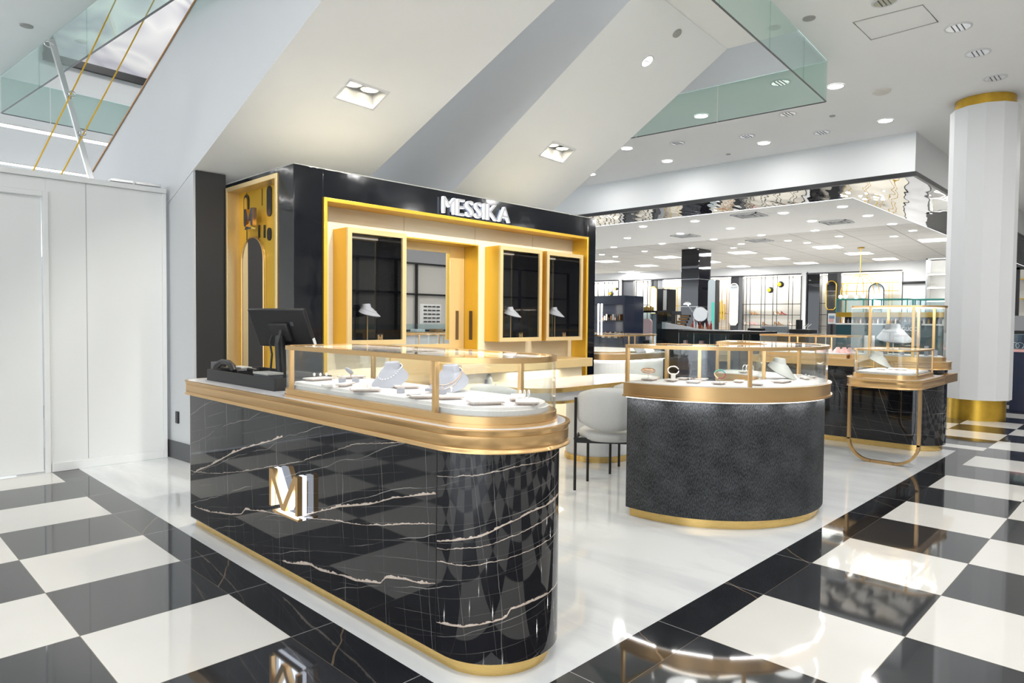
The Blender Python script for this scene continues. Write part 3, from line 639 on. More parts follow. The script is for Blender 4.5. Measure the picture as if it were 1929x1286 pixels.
# niche with arched mirror on the left face
mb = MB(); NX = KX0+.105; zt = KZ-.035
mb.box(KX0-.012, NX, NY1-.03, NY1, 0, zt); mb.box(KX0-.012, NX, NY0, NY0+.03, 0, zt); mb.box(KX0-.012, NX, NY0+.03, NY1-.03, zt-.04, zt)
link('niche_frame', mb, 'fgold', shop, .003)
mb = MB(); mb.box(NX-.004, NX+.004, NY0+.03, NY1-.03, 0, zt-.04); link('niche_back', mb, 'ygold', shop)
ey, ez = np.array([0, 1., 0]), np.array([0, 0, 1.])
def nx(px, py): q = on_x(px, py, NX); return q[1], q[2]
ya, yb = nx(501, 500)[0], nx(460, 500)[0]; cy, ra = (ya+yb)/2, (yb-ya)/2; za = nx(480, 447)[1]-ra
arch = [(cy-ra, .3), (cy+ra, .3)]+[(cy+ra*math.cos(a), za+ra*math.sin(a)) for a in np.linspace(0, PI, 24)]
mb = MB(); mb.plate((NX-.02, 0, 0), ey, ez, np.array([1., 0, 0]), arch, 0, .02, 0, 1); link('arched_mirror', mb, ['mirror', 'silver'], shop)
mb = MB(); mb.tube([(NX-.021, y, z) for y, z in arch], .008, 6, closed=True); link('mirror_rim', mb, 'gold', shop)
def stadium2(c, w, h, n=10): return [(c[0]+w*math.cos(a), c[1]+(h-w)+w*math.sin(a)) for a in np.linspace(0, PI, n)]+[(c[0]+w*math.cos(a), c[1]-(h-w)+w*math.sin(a)) for a in np.linspace(PI, 2*PI, n)]
for (px, py, w, h, inner) in ((466, 398, .052, .15, True), (509, 379, .042, .13, False), (509, 441, .036, .055, False)):
    c = nx(px, py); mb = MB(); mb.plate((NX-.012, 0, 0), ey, ez, np.array([1., 0, 0]), stadium2(c, w, h), 0, .01, 0)
    o = link('oval_cutout', mb, 'black', shop)
    if inner: mb = MB(); mb.plate((NX-.018, 0, 0), ey, ez, np.array([1., 0, 0]), stadium2(c, w*.5, h*.8), 0, .008, 0); link('oval_inlay', mb, 'ygold', o)
mb = MB()
for px in (490, 500): c = nx(px, 437); mb.box(NX-.012, NX-.004, c[0]-.012, c[0]+.012, c[1]-.05, c[1]+.06)
for px, z0, z1 in ((466, 1.0, .0), (495, 0, 0)):
    c = nx(px, 398)
    mb.box(NX-.008, NX-.004, c[0]-.003, c[0]+.003, za+ra-.02 if px == 466 else c[1]+.05, zt-.05)
link('inlay_line', mb, 'black', shop)
LM = [(0, 0), (.24, 0), (.24, .62), (.5, .12), (.76, .62), (.76, 0), (1, 0), (1, 1), (.78, 1), (.5, .42), (.22, 1), (0, 1)]
c = nx(487, 412); mb = MB(); mb.plate((NX-.09, c[0]+.09, c[1]-.07), -ey*.17, ez*.15, np.array([1., 0, 0]), LM, 0, .035, 0, 1); mb.box(NX-.09, NX-.05, c[0]-.05, c[0]+.075, c[1]-.10, c[1]-.085)
link('emblem', mb, ['silver', 'rose'], shop)
# the lit name sign: seven letters on the front
def text_mesh(body, size, depth):
    cu = bpy.data.curves.new('t', 'FONT'); cu.body = body; cu.size = size; cu.extrude = depth; cu.offset = .0*size; cu.align_x = 'LEFT'
    ob = bpy.data.objects.new('t', cu); COL.objects.link(ob); dg = bpy.context.evaluated_depsgraph_get()
    me = bpy.data.meshes.new_from_object(ob.evaluated_get(dg)); bpy.data.objects.remove(ob); return me
def sign_letters(word, x0, x1, z0, h, place, name, mats, parent, depth, gap=.012):
    ms = [text_mesh(ch, 1.0, .5) for ch in word]
    bb = []
    for m in ms:
        xs = [v.co.x for v in m.vertices]; ys = [v.co.y for v in m.vertices]; bb.append((min(xs), max(xs), min(ys), max(ys)))
    tw = sum(b[1]-b[0] for b in bb); sx = (x1-x0-gap*(len(word)-1))/tw; x = x0
    for m, b in zip(ms, bb):
        sy = h/(b[3]-b[2]); mb = MB()
        vs = [place(x+(v.co.x-b[0])*sx, z0+(v.co.y-b[2])*sy, v.co.z*depth*2) for v in m.vertices]
        mi = [0 if abs(p.normal.z) > .5 else 1 for p in m.polygons]
        for p, k in zip(m.polygons, mi): mb.f.append(tuple(p.vertices)); mb.mi.append(k)
        mb.v = vs; link(name, mb, mats, parent, ang=10); x += (b[1]-b[0])*sx+gap
SY = KY0-.05; sx0, sx1 = on_y(836, 390, SY)[0], on_y(962, 405, SY)[0]
sign_letters('MESSIKA', sx0, sx1, on_y(836, 400, SY)[2], on_y(836, 369, SY)[2]-on_y(836, 400, SY)[2], lambda x, z, d: (x, KY0-.03-d, z), 'letter', ['letterface', 'halo2'], shop, .018, .024)
for i in range(4): area('sign_glow', (sx0+(sx1-sx0)*(i+.5)/4, KY0-.004, 2.38), .18, .6, (.8, .88, 1), 'RECTANGLE', (-PI/2, 0, 0), .1)
# neck bust: a flattened collar flaring over the shoulders, origin at its foot
def bust_pt(t_, a, s):
    f = .5+.5*math.cos(a); r = .031+.062*t_**1.15*(.45+.55*f); h = .105-.105*t_**.85*(.42+.58*f)
    if t_ < .22: r = .031+.02*t_; h = .105-.14*t_
    return np.array([r*1.15*math.sin(a), -r*math.cos(a)*.95-.012*t_*f, h])*s
def bust_mb(tilt=.5, s=1.0):
    R_ = np.array([[1, 0, 0], [0, math.cos(tilt), -math.sin(tilt)], [0, math.sin(tilt), math.cos(tilt)]])
    mb = MB(); seg = 30; ts = [0, .1, .21, .3, .4, .52, .64, .76, .88, 1.0]; vs = []
    for t_ in ts: vs += [R_ @ bust_pt(t_, 2*PI*k/seg, s)+np.array([0, 0, .006*s]) for k in range(seg)]
    for t_ in (1.0, .6): vs += [R_ @ (bust_pt(t_, 2*PI*k/seg, s)*np.array([.88, .88, 1])+np.array([0, 0, -.004])*s)+np.array([0, 0, .006*s]) for k in range(seg)]
    m = len(ts)+2; fs = [(i*seg+k, (i+1)*seg+k, (i+1)*seg+(k+1) % seg, i*seg+(k+1) % seg) for i in range(m-1) for k in range(seg)]
    fs += [tuple(range(seg)), tuple((m-1)*seg+k for k in range(seg-1, -1, -1))]
    mb.add(vs, fs); return mb, R_, s
def necklace_pts(R_, s, r=.36, h=0, drop=.3, n=34):
    return [R_ @ (bust_pt(r+drop*(max(0, math.cos(2*PI*k/n)))**1.5, 2*PI*k/n, s)*1.03)+np.array([0, 0, .006*s]) for k in range(n)]
def make_bust(label, loc, rz, tilt, s, mat, group, neck='rose', pearls=False, double=False):
    root = thing('neck_bust', label, 'bust', loc, group); mb, R_, s = bust_mb(tilt, s); link('neck_form', mb, mat, root, local=True, ang=50)
    if neck:
        mb = MB()
        if pearls:
            for p in necklace_pts(R_, s, .3, 0, .3, 34): mb.ball(p, .0034*s, seg=8, rings=5)
        else:
            mb.tube(necklace_pts(R_, s), .0016*s, 5, closed=True)
            if double: mb.tube(necklace_pts(R_, s, .4, 0, .42), .0016*s, 5, closed=True)
        link('necklace', mb, neck, root, local=True)
    root.rotation_euler = (0, 0, rz); return root
# three wall cases
def wall_case(label, pl, pr, pyt, pback, yf=4.9, emb=True, stand_px=None, blab=''):
    x0, x1 = on_y(pl[0], pl[1], yf)[0], on_y(pr[0], pr[1], yf)[0]; zt, zb = 2.065, 1.085
    root = thing('wall_display_case', label, 'display case', ((x0+x1)/2, RY, zb), 'gold wall display cases on the shop wall')
    w = .042; mb = MB()
    mb.box(x0, x0+.02, yf+.02, RY-.001, zb, zt); mb.box(x1-.02, x1, yf+.02, RY-.001, zb, zt); mb.box(x0+.02, x1-.02, yf+.02, RY-.001, zt-.02, zt); mb.box(x0+.02, x1-.02, yf+.02, RY-.001, zb, zb+.02)
    link('casing', mb, 'ygold', root, .002)
    mb = MB()
    def mit(a, b, c, d): mb.plate((0, yf, 0), (1., 0, 0), (0, 0, 1.), (0, 1., 0), [a, b, c, d], 0, .022)
    A = [(x0, zb), (x1, zb), (x1, zt), (x0, zt)]; B = [(x0+w, zb+w), (x1-w, zb+w), (x1-w, zt-w), (x0+w, zt-w)]
    for i in range(4): j = (i+1) % 4; mit(A[i], A[j], B[j], B[i])
    link('frame', mb, 'fgold', root, .002)
    mb = MB(); mb.box(x0+.021, x1-.021, RY-.012, RY-.002, zb+.021, zt-.021); mb.box(x0+.021, x0+.023, yf+.022, RY-.012, zb+.021, zt-.021); mb.box(x1-.023, x1-.021, yf+.022, RY-.012, zb+.021, zt-.021); mb.box(x0+.023, x1-.023, yf+.022, RY-.012, zb+.021, zb+.024)
    link('lining', mb, 'gloss', root)
    mb = MB(); mb.quad((x0+w, yf+.012, zb+w), (x1-w, yf+.012, zb+w), (x1-w, yf+.012, zt-w), (x0+w, yf+.012, zt-w)); link('glass_pane', mb, 'glass', root)
    mb = MB(); mb.box(x0+.03, x1-.03, yf+.03, yf+.04, zt-.03, zt-.022); link('light_strip', mb, 'led', root)
    # gold plinth with emblem, under the bust
    xs = on_y(stand_px[0], stand_px[1], 5.02)[0]; zs = on_y(stand_px[0], stand_px[1], 5.02)[2]
    st = thing('bust_stand', 'slim gold stand on a small base '+blab, 'stand', (xs, 5.02, zb+.025), 'slim gold stands inside the wall cases')
    mb = MB(); mb.box(xs-.06, xs+.06, 4.985, 5.055, zb+.025, zb+.035); link('base', mb, 'gold', st); mb = MB(); mb.tube([(xs, 5.02, zb+.034), (xs, 5.02, zs-.02)], .005, 8); link('pole', mb, 'gold', st)
    xe = xs+.085; mb = MB(); mb.box(xe-.034, xe+.034, 4.95, 4.965, zb+.025, zb+.092); bl = tag(link('logo_block', mb, 'black'), 'small black block with gold emblem standing '+blab, 'logo block', 'small emblem blocks inside the wall cases')
    mb = MB(); mb.plate((xe-.024, 4.9495, zb+.034), (.048, 0, 0), (0, 0, .05), (0, -1., 0), LM, -.001, .003); link('emblem', mb, 'gold', bl)
    bu = make_bust('grey neck bust wearing a necklace '+blab, (xs, 5.02, zs-.06), .55, -.1, 1.15, 'bust', 'grey neck busts inside the wall cases', 'gem')
    return root
wall_case('largest gold framed wall case with one bust, left of the mirror door', (655, 425), (766, 442), 0, 0, stand_px=(692, 587), blab='in the large left wall case')
wall_case('narrow gold framed wall case just right of the mirror door', (943, 461), (1022, 473), 0, 0, stand_px=(962, 590), blab='in the middle wall case')
wall_case('narrow gold framed wall case at the right end of the shop wall', (1031, 473), (1099, 481), 0, 0, stand_px=(1045, 590), blab='in the right end wall case')

# ------------------------------------------------------------------ front counter
ctr = thing('display_counter', 'black marble counter with gold band and lit initial, nearest the viewer', 'counter', (1.86, 3.1, 0))
CX0, CX1, CY0, CY1 = 1.60, 2.124, 1.658, 4.42
R4 = (.262, .262, .06, .06)
mb = MB(); mb.prism(rrect(CX0, CX1, CY0, CY1, R4, 0, 20), .06, .835); link('body', mb, 'marble', ctr)
mb = MB(); mb.box(CX0-.001, CX0+.001, 1.951, 1.955, .06, .83); link('panel_joint', mb, 'black', ctr)
mb = MB(); mb.prism(rrect(CX0, CX1, CY0, CY1, R4, .034, 20), 0, .06); link('plinth', mb, 'plinth', ctr)
def band(x0, x1, y0, y1, r, z0, z1, parent, over=.034, mat='gold', seg=20, lips=((0, .014, .006), (.014, .075, 0), (.075, .08, .004), (.08, .092, -.002))):
    mb = MB(); P = lambda o: rrect(x0-over-o, x1+over+o, y0-over-o, y1+over+o, tuple(a+over+o for a in r), 0, seg)
    H_ = z1-z0; k = H_/.092
    prof = [(.006, 0), (.006, .006), (.0, .012), (0, .018), (-.002, .019), (0, .021), (0, .066), (-.002, .067), (0, .069), (.0, .078), (.006, .084), (.006, .092)]
    rings = [P(o) for o, _ in prof]; n = len(rings[0]); vs = [(*p, z0+h*k) for rg, (_, h) in zip(rings, prof) for p in rg]
    fs = [(i*n+j, i*n+(j+1) % n, (i+1)*n+(j+1) % n, (i+1)*n+j) for i in range(len(prof)-1) for j in range(n)]
    fs.append(tuple(range(n-1, -1, -1))); mb.add(vs, fs); inn = P(-.012); ot = rings[-1]
    o_ = len(mb.v); mb.v += [(*p, z1) for p in ot]+[(*p, z1) for p in inn]
    for j in range(n): mb.f.append((o_+j, o_+(j+1) % n, o_+n+(j+1) % n, o_+n+j)); mb.mi.append(0)
    link('gold_band', mb, mat, parent, ang=50)
    mb = MB(); mb.prism(inn, z1-.01, z1+.0005); link('stone_top', mb, 'top', parent)
band(CX0, CX1, CY0, CY1, (.262, .262, .10, .10), .834, .918, ctr)
# glowing initial on the face
Lg = thing('initial_sign', 'gold letter M with white lit edges on the front counter', 'sign', (1.56, 3.11, .35))
LG = [(0, 0), (0, 1), (.13, 1), (.5, .17), (.87, 1), (1, 1), (1, 0), (.925, 0), (.925, .80), (.565, 0), (.435, 0), (.075, .80), (.075, 0)]
y0_, z0_ = on_x(507, 930, 1.545)[1], .365
e1, e2 = np.array([0, -.285, 0]), np.array([0, 0, .185])
mb = MB(); mb.plate((1.545, y0_, z0_+.014), e1, e2, (1., 0, 0), LG[::-1], 0, .026); link('letter_front', mb, 'gold', Lg, ang=10)
mb = MB(); mb.plate((1.5715, y0_, z0_+.014), e1, e2, (1., 0, 0), LG[::-1], 0, .02); link('lit_back', mb, 'halo', Lg, ang=10)
mb = MB(); mb.box(1.548, 1.572, y0_-.285, y0_-.03, z0_-.012, z0_-.002); link('base_bar', mb, 'gold', Lg); mb = MB(); mb.box(1.5725, 1.592, y0_-.28, y0_-.035, z0_-.012, z0_-.002); link('lit_bar', mb, 'halo', Lg)
mb = MB(); mb.box(1.5917, 1.5995, y0_-.27, y0_-.255, z0_+.05, z0_+.17); mb.box(1.5917, 1.5995, y0_-.02, y0_-.008, z0_+.05, z0_+.17); link('mount', mb, 'gold', Lg)
area('letter_glow', (1.575, y0_-.14, .46), .2, .25, (.8, .88, 1), 'SQUARE', (0, -PI/2, 0)).rotation_euler = (0, PI/2, 0)
# vitrine on a counter: gold tier, suede deck, posts, glass, light frame
def vitrine(root, x0, x1, y0, y1, r, zb, zt, posts, tier=.04, fr=.02, deckh=.03, seg=18, mat='gold', gl='glass', led='full', pw=.02):
    P = lambda i: rrect(x0, x1, y0, y1, r, i, seg)
    mb = MB(); mb.prism(P(-.004), zb, zb+.012); mb.prism(P(.002), zb+.012, zb+.015); mb.prism(P(0), zb+.015, zb+tier); link('gold_tier', mb, mat, root, ang=50)
    mb = MB(); mb.prism(P(.03), zb+tier, zb+tier+deckh*.6); mb.prism(P(.045), zb+tier+deckh*.6, zb+tier+deckh); link('suede_deck', mb, 'deck', root, ang=50)
    mb = MB(); mb.ring(P(.004), P(.009), zb+tier, zt-fr); link('glass_wall', mb, gl, root, ang=50)
    mb = MB(); mb.ring(P(0), P(.022), zt-fr, zt); link('top_frame', mb, mat, root, ang=50)
    mb = MB(); mb.prism(P(.018), zt-.006, zt-.001); link('glass_top', mb, gl, root)
    mb = MB(); mb.ring(P(.024), P(.040), zt-fr*.8, zt-.008); link('light_strip', mb, 'led', root)
    for (x, y) in posts:
        mb = MB(); mb.box(x-pw/2, x+pw/2, y-pw/2, y+pw/2, zb+tier, zt-fr); link('post', mb, mat, root, .001)
VZ, VT = .9185, 1.172
v1 = thing('glass_vitrine', 'long glass jewellery case with round end, on the black marble counter', 'glass case', (1.86, 2.45, VZ))
VX0, VX1, VY0, VY1 = 1.612, 2.112, 1.672, 3.23
vitrine(v1, VX0, VX1, VY0, VY1, (.25, .25, .1, .1), VZ, VT, [(1.622, 1.99), (1.622, 3.11), (2.10, 2.0), (2.10, 3.11), (2.10, 2.6)])
area('case_light', (1.86, 2.5, 1.15), .3, .7, shape='RECTANGLE', size_y=1.4)
ZD = VZ+.04+.03
#--SPLIT3
# ---- jewellery and props in the vitrines; each made once, then copied
ZT1 = ZD+.0005
def trays_mb(w, d):
    a = MB(); a.box(-w/2+.012, w/2-.012, -d/2+.012, d/2-.012, 0, .007); b = MB(); b.box(-w/2, w/2, -d/2, d/2, .007, .013); c = MB(); c.box(-w/2+.002, w/2-.002, -d/2+.002, d/2-.002, .013, .0145)
    return a, b, c
def tray(label, loc, rz, w, d, group='stepped suede display trays'):
    root = thing('display_tray', label, 'tray', loc, group); a, b, c = trays_mb(w, d)
    link('foot', a, 'tray', root, local=True); link('slab', b, 'tray', root, .0008, local=True); link('pad', c, 'trayt', root, local=True); root.rotation_euler = (0, 0, rz); return root
def ring_obj(label, loc, rz, r=.010, mat='rose', stone=True, group=None, upright=True, r2=.0012, name='finger_ring', cat='ring'):
    root = thing(name, label, cat, loc, group); mb = MB()
    pts = [(r*math.cos(a), 0, r+r*math.sin(a)) for a in np.linspace(0, 2*PI, 22)[:-1]] if upright else [(r*math.cos(a), r*math.sin(a), r2) for a in np.linspace(0, 2*PI, 22)[:-1]]
    mb.tube(pts, r2, 6, closed=True); link('hoop', mb, mat, root, local=True)
    if stone: mb = MB(); mb.ball((0, 0, 2*r+.001), r*.42, (1.1, .8, .7), 10, 6); link('stone', mb, 'gem', root, local=True)
    root.rotation_euler = (0, 0, rz); return root
def cube_holder(label, loc, rz, s=.026, mat='bust'):
    root = thing('ring_block', label, 'ring holder', loc, 'small grey suede ring blocks'); mb = MB(); mb.box(-s/2, s/2, -s/2, s/2, 0, s*.85); link('block', mb, mat, root, .001, local=True)
    mb = MB(); mb.tube([(.007*math.cos(a), 0, s*.85+.006+.007*math.sin(a)) for a in np.linspace(0, 2*PI, 16)[:-1]], .001, 5, closed=True); link('ring', mb, 'rose', root, local=True); root.rotation_euler = (0, 0, rz); return root
def at(px, py, z=ZT1): x, y, _ = on_z(px, py, z); return (x, y, z)
BY_ = dict(back='by the back of the front vitrine')
tray('cream tray with three disc studs at the left end of the front vitrine', at(601, 716), .1, .14, .085)
for i, (px, py) in enumerate(((592, 711), (603.5, 711), (615, 710.5))):
    x, y, _ = at(px, py, ZT1+.0145); root = thing('ear_stud', ('left of three', 'middle of three', 'right of three')[i]+' pale disc studs on the leftmost tray', 'earring', (x, y, ZT1+.0145), 'pale disc studs on the leftmost tray')
    mb = MB(); mb.tube([(0, 0, 0), (0, 0, .012)], .0015, 6); link('pin', mb, 'rose', root, local=True); mb = MB(); mb.lathe([(.008, -.003), (.009, 0), (.008, .003)], (0, 0, .016), 14, 0, [[0, 0, 1], [1, 0, 0], [0, 1, 0]]); link('disc', mb, 'trayt', root, local=True)
tray('cream tray with a tilted round pad behind the ring blocks in the front vitrine', at(662, 712.5), -.1, .13, .08)
x, y, z = at(661, 709, ZT1+.0145); root = thing('round_pad_stand', 'round grey tilted pad on a short stem in the front vitrine', 'pad stand', (x, y, z))
mb = MB(); mb.tube([(0, 0, 0), (0, 0, .018)], .003, 6); link('stem', mb, 'rose', root, local=True); mb = MB(); mb.lathe([(.024, -.004), (.026, 0), (.024, .004)], (-.01, 0, .030), 20, 0, [[.7, 0, .7], [0, 1, 0], [-.7, 0, .7]]); link('pad', mb, 'bust', root, local=True)
cube_holder('left grey suede ring block in front of the tilted round pad', at(644.6, 720.5), .3); cube_holder('right grey suede ring block in front of the tilted round pad', at(670, 720), .3)
mb = MB(); x, y, z = at(616, 729); mb.box(x-.022, x+.022, y-.016, y+.016, z, z+.014); tag(link('suede_block', mb, 'trayt', bevel=.003), 'small plain cream block near the left post of the front vitrine', 'block')
tray('low cream tray between the plain cream block and the row of small rings', at(651, 727), .6, .12, .05)
tray('cream tray with four small stone rings, front middle left of the vitrine', at(688, 737), -.5, .13, .09)
for i, (px, py) in enumerate(((679, 727), (686, 726), (692, 727), (698, 729))):
    x, y, _ = at(px, py+3, ZT1+.0145); ring_obj(('first', 'second', 'third', 'last')[i]+' tiny stone ring from the left in the row of four', (x, y, ZT1+.0145), .3+i*.4, .008, 'rose', True, 'row of four tiny stone rings')
make_bust('grey neck bust with a pearl necklace and bow, left one in the front vitrine', at(742, 727, ZD), -1.35, .12, 1.05, 'bust', 'grey neck busts in the front vitrine', 'gem', True)
tray('cream tray right under the left neck bust', at(765, 731), -.5, .11, .08)
tray('cream tray with a small stud, between the two neck busts', at(788, 746), .6, .13, .06)
cube_holder('grey ring block beside the tray under the left bust', at(755, 740), .4); cube_holder('grey ring block left of the middle post of the front vitrine', at(808, 741), .4); cube_holder('grey ring block right of the middle post of the front vitrine', at(834, 742), .4)
make_bust('grey neck bust with two fine gold chains, right one in the front vitrine', at(852, 735, ZD), -1.3, .12, 1.05, 'bust', 'grey neck busts in the front vitrine', 'rose', False, True)
tray('cream tray cut by the middle post of the front vitrine', at(800, 750), -.5, .12, .08)
tray('cream tray with a leaning diamond ring, right of the middle post', at(848, 751.5), -.5, .10, .07)
x, y, z = at(850, 745, ZT1+.0145); ring_obj('leaning diamond ring on the tray right of the middle post', (x, y, z), .9, .015, 'silver', True, None, r2=.0018)
tray('cream tray with four upright hoops near the round end of the vitrine', at(914, 761), -.5, .13, .09)
for i in range(4):
    x, y, z = at(902+i*9, 757-i*1.0, ZT1+.0145); ring_obj(('first', 'second', 'third', 'last')[i]+' upright silver hoop from the left near the vitrine round end', (x, y, z), .5, .012, 'silver', False, 'four upright silver hoops')
tray('long cream tray at the back of the round end of the vitrine', at(975, 752), .75, .17, .06)
for i in range(3):
    x, y, z = at(980+i*8, 748, ZT1+.0145); ring_obj(('left', 'middle', 'right')[i]+' white bangle hoop of three on the long back tray', (x, y, z), 1.0, .014, 'gem', False, 'three white hoops on the long back tray', r2=.0022)
tray('cream tray nearest the round end of the front vitrine', at(993, 760), .75, .13, .09)

# ---- till corner on the counter
ZC = .9187
TX0, TX1 = 1.675, 2.02; TY0, TY1 = on_z(493, 738, ZC)[1]-.02, on_z(371, 717, ZC)[1]+.02
root = thing('equipment_tray', 'open black box tray holding till equipment on the counter end', 'tray', ((TX0+TX1)/2, (TY0+TY1)/2, ZC))
mb = MB(); h = .068; w = .012
mb.box(TX0, TX1, TY0, TY1, ZC, ZC+.01); link('bottom', mb, 'blackm', root)
for a in ((TX0, TX0+w, TY0, TY1), (TX1-w, TX1, TY0, TY1), (TX0+w, TX1-w, TY0, TY0+w), (TX0+w, TX1-w, TY1-w, TY1)): mb = MB(); mb.box(*a, ZC+.01, ZC+h); link('side_wall', mb, 'blackm', root, .001)
mb = MB(); mb.box(TX0+w, TX1-w, TY0+w, TY0+w+.008, ZC+.01, ZC+.06)
ZB = ZC+.0105
# monitor seen from behind
mc = np.array(on_x(531, 617, 1.86)); root = thing('till_monitor', 'black till monitor seen from behind, tilted on its stand', 'monitor', (mc[0], mc[1], ZB))
vx = np.array([.30, -.954, 0]); back = np.array([-.954, -.30, 0]); til = math.radians(24)
upv = math.cos(til)*np.array([0, 0, 1.])+math.sin(til)*back; nrm = math.cos(til)*back-math.sin(til)*np.array([0, 0, 1.])
mb = MB(); mb.obox(mc, vx*.215, upv*.118, nrm*.012); link('screen_shell', mb, 'black', root, .004)
mb = MB(); mb.obox(mc+nrm*.018-upv*.02, vx*.07, upv*.055, nrm*.012); link('back_cover', mb, 'blackm', root, .006)
mb = MB(); mb.obox(mc-nrm*.0125, vx*.205, upv*.108, nrm*.001); link('screen', mb, 'screen', root)
mb = MB(); mb.obox(mc+nrm*.0122+vx*.1+upv*.03, vx*.012, upv*.012, nrm*.0004); link('rating_label', mb, 'dgrey', root)
bp = mc+nrm*.03-upv*.035
mb = MB(); mb.tube([bp+nrm*.0, bp+np.array([0, 0, -.05]), (bp[0]+.01, bp[1], ZB+.08), (bp[0]+.02, bp[1], ZB+.008)], [.026, .03, .034, .042], 12); link('stand', mb, 'black', root)
mb = MB(); mb.box(bp[0]-.06, bp[0]+.09, bp[1]-.09, bp[1]+.09, ZB, ZB+.012); link('foot', mb, 'black', root, .003)
for k, (dx, dy) in enumerate(((-.03, -.03), (-.02, .05), (-.045, -.06))):
    mb = MB(); mb.tube([bp+np.array([dx*.5, dy, .03]), bp+np.array([dx*1.3, dy*1.5, -.04]), bp+np.array([dx*1.0, dy*1.2, -.11]), (bp[0]+dx*1.2, bp[1]+dy*1.6, ZB+.02)], .006, 6); link('cable', mb, 'blackm', root)
mb = MB(); mb.obox(mc+vx*.2165-upv*.085, vx*.0015, upv*.022, nrm*.009); link('card_slot', mb, 'paper', root)
# telephone handset and keypad
px_ = on_x(440, 704, 1.83); P0 = np.array([px_[0], px_[1], 0]); root = thing('telephone', 'black desk telephone lying in the black tray', 'telephone', (P0[0], P0[1], ZB))
mb = MB(); mb.obox(P0+[.03, .0, ZB+.03], np.array([.07, 0, 0]), np.array([0, .13, 0]), (0, 0, .0295)); link('base', mb, 'black', root, .01)
mb = MB(); mb.tube([P0+[-.06, .15, ZB+.05], P0+[-.055, .11, ZB+.075], P0+[-.05, .05, ZB+.098], P0+[-.05, -.05, ZB+.096], P0+[-.055, -.11, ZB+.075], P0+[-.06, -.15, ZB+.05]], [.014, .022, .018, .018, .022, .014], 10); link('handset', mb, 'black', root)
mb = MB(); mb.obox(P0+[.04, -.02, ZB+.064], np.array([.035, 0, 0]), np.array([0, .08, 0]), (0, 0, .004)); link('keypad', mb, 'gbust', root)
mb = MB(); mb.tube([P0+np.array([.02+.007*math.sin(t_*3), -.16-.008*t_/2, ZB+.06+.007*math.cos(t_*3)]) for t_ in np.linspace(0, 18, 70)], .002, 5); link('coiled_cord', mb, 'black', root)
q = np.array(on_x(408, 699, 1.80)); mb = MB(); mb.obox((q[0], q[1], ZB+.045), (.018, .0, 0), (0, .05, 0), (0, 0, .044)); tag(link('barcode_scanner', mb, 'dgrey', bevel=.004), 'small dark grey scanner at the left of the black tray', 'scanner')
q = on_x(505, 706, 1.74); root = thing('receipt_printer', 'pale grey flat card machine at the front of the black tray', 'card machine', (q[0], q[1], ZB))
mb = MB(); mb.obox((q[0], q[1], ZB+.033), (.045, 0, 0), (0, .085, 0), (0, 0, .032)); link('casing', mb, 'dgrey', root, .003)
mb = MB(); mb.obox((q[0], q[1], ZB+.0715), (.047, 0, 0), (0, .09, 0), (0, 0, .006)); link('lid', mb, 'gbust', root, .002)

# ------------------------------------------------------------------ half round island in dark stone
IC = (4.6, 2.5)
isl = thing('island_counter', 'half round island counter in rough black stone with gold rim', 'counter', (IC[0], IC[1], 0))
A0, A1 = 172, 375
def sect(ro, ri, d0=0, d1=0, n=64): return arcpts(IC, ro, A0+d0, A1-d1, n), arcpts(IC, ri, A0+d0, A1-d1, n)
def sring(ro, ri, z0, z1, d=0, mat=None, name='x', parent=isl, ang=50):
    mb = MB(); o, i_ = sect(ro, ri, d, d); mb.ring(o, i_, z0, z1, closed=False); return link(name, mb, mat, parent, ang=ang)
sring(.828, .43, .06, .812, .3, 'stone', 'body'); sring(.80, .46, 0, .06, 1.2, 'plinth', 'plinth')
mb = MB()
for ro, ri, z0, z1 in ((.872, .39, .810, .822), (.862, .395, .822, .892), (.868, .39, .892, .902)): o, i_ = sect(ro, ri); mb.ring(o, i_, z0, z1, closed=False)
link('gold_band', mb, 'gold', isl, ang=50)
sring(.852, .405, .90, .905, .2, 'deck', 'suede_deck')
mb = MB(); o, i_ = sect(.850, .843, 1, 1); mb.ring(o, i_, .802, .809, closed=False); link('light_strip', mb, 'led2', isl)
for a in range(182, 372, 24):
    x, y = arcpts(IC, .848, a, a+1, 1)[0]; area('underlight', (x, y, .80), .25, .12, (1, .98, .95), 'RECTANGLE', (0, 0, math.radians(a+90)), .01, parent=isl)
v2 = thing('glass_vitrine', 'half round glass jewellery case on the rough stone island', 'glass case', (IC[0], IC[1], .905))
def s2(ro, ri, z0, z1, d, mat, name): return sring(ro, ri, z0, z1, d, mat, name, v2)
s2(.842, .837, .905, 1.132, .4, 'glass', 'outer_glass'); s2(.425, .420, .905, 1.132, .6, 'glass', 'inner_glass')
mb = MB(); o, i_ = sect(.850, .826, .1, .1); mb.ring(o, i_, 1.132, 1.155, closed=False); o, i_ = sect(.440, .416, .1, .1); mb.ring(o, i_, 1.132, 1.155, closed=False)
for a in (A0+.1, A1-.1):
    c_, s__ = math.cos(math.radians(a)), math.sin(math.radians(a)); m_ = .633; w_ = 1 if a < 200 else -1
    mb.obox((IC[0]+m_*c_-s__*.011*w_, IC[1]+m_*s__+c_*.011*w_, 1.1435), (c_*.20, s__*.20, 0), (-s__*.011, c_*.011, 0), (0, 0, .0115))
link('top_frame', mb, 'gold', v2, ang=50)
s2(.828, .438, 1.150, 1.153, .8, 'glass', 'glass_top')
mb = MB(); o, i_ = sect(.824, .817, 2, 2); mb.ring(o, i_, 1.138, 1.146, closed=False); o, i_ = sect(.449, .442, 2, 2); mb.ring(o, i_, 1.138, 1.146, closed=False); link('light_strip', mb, 'led', v2)
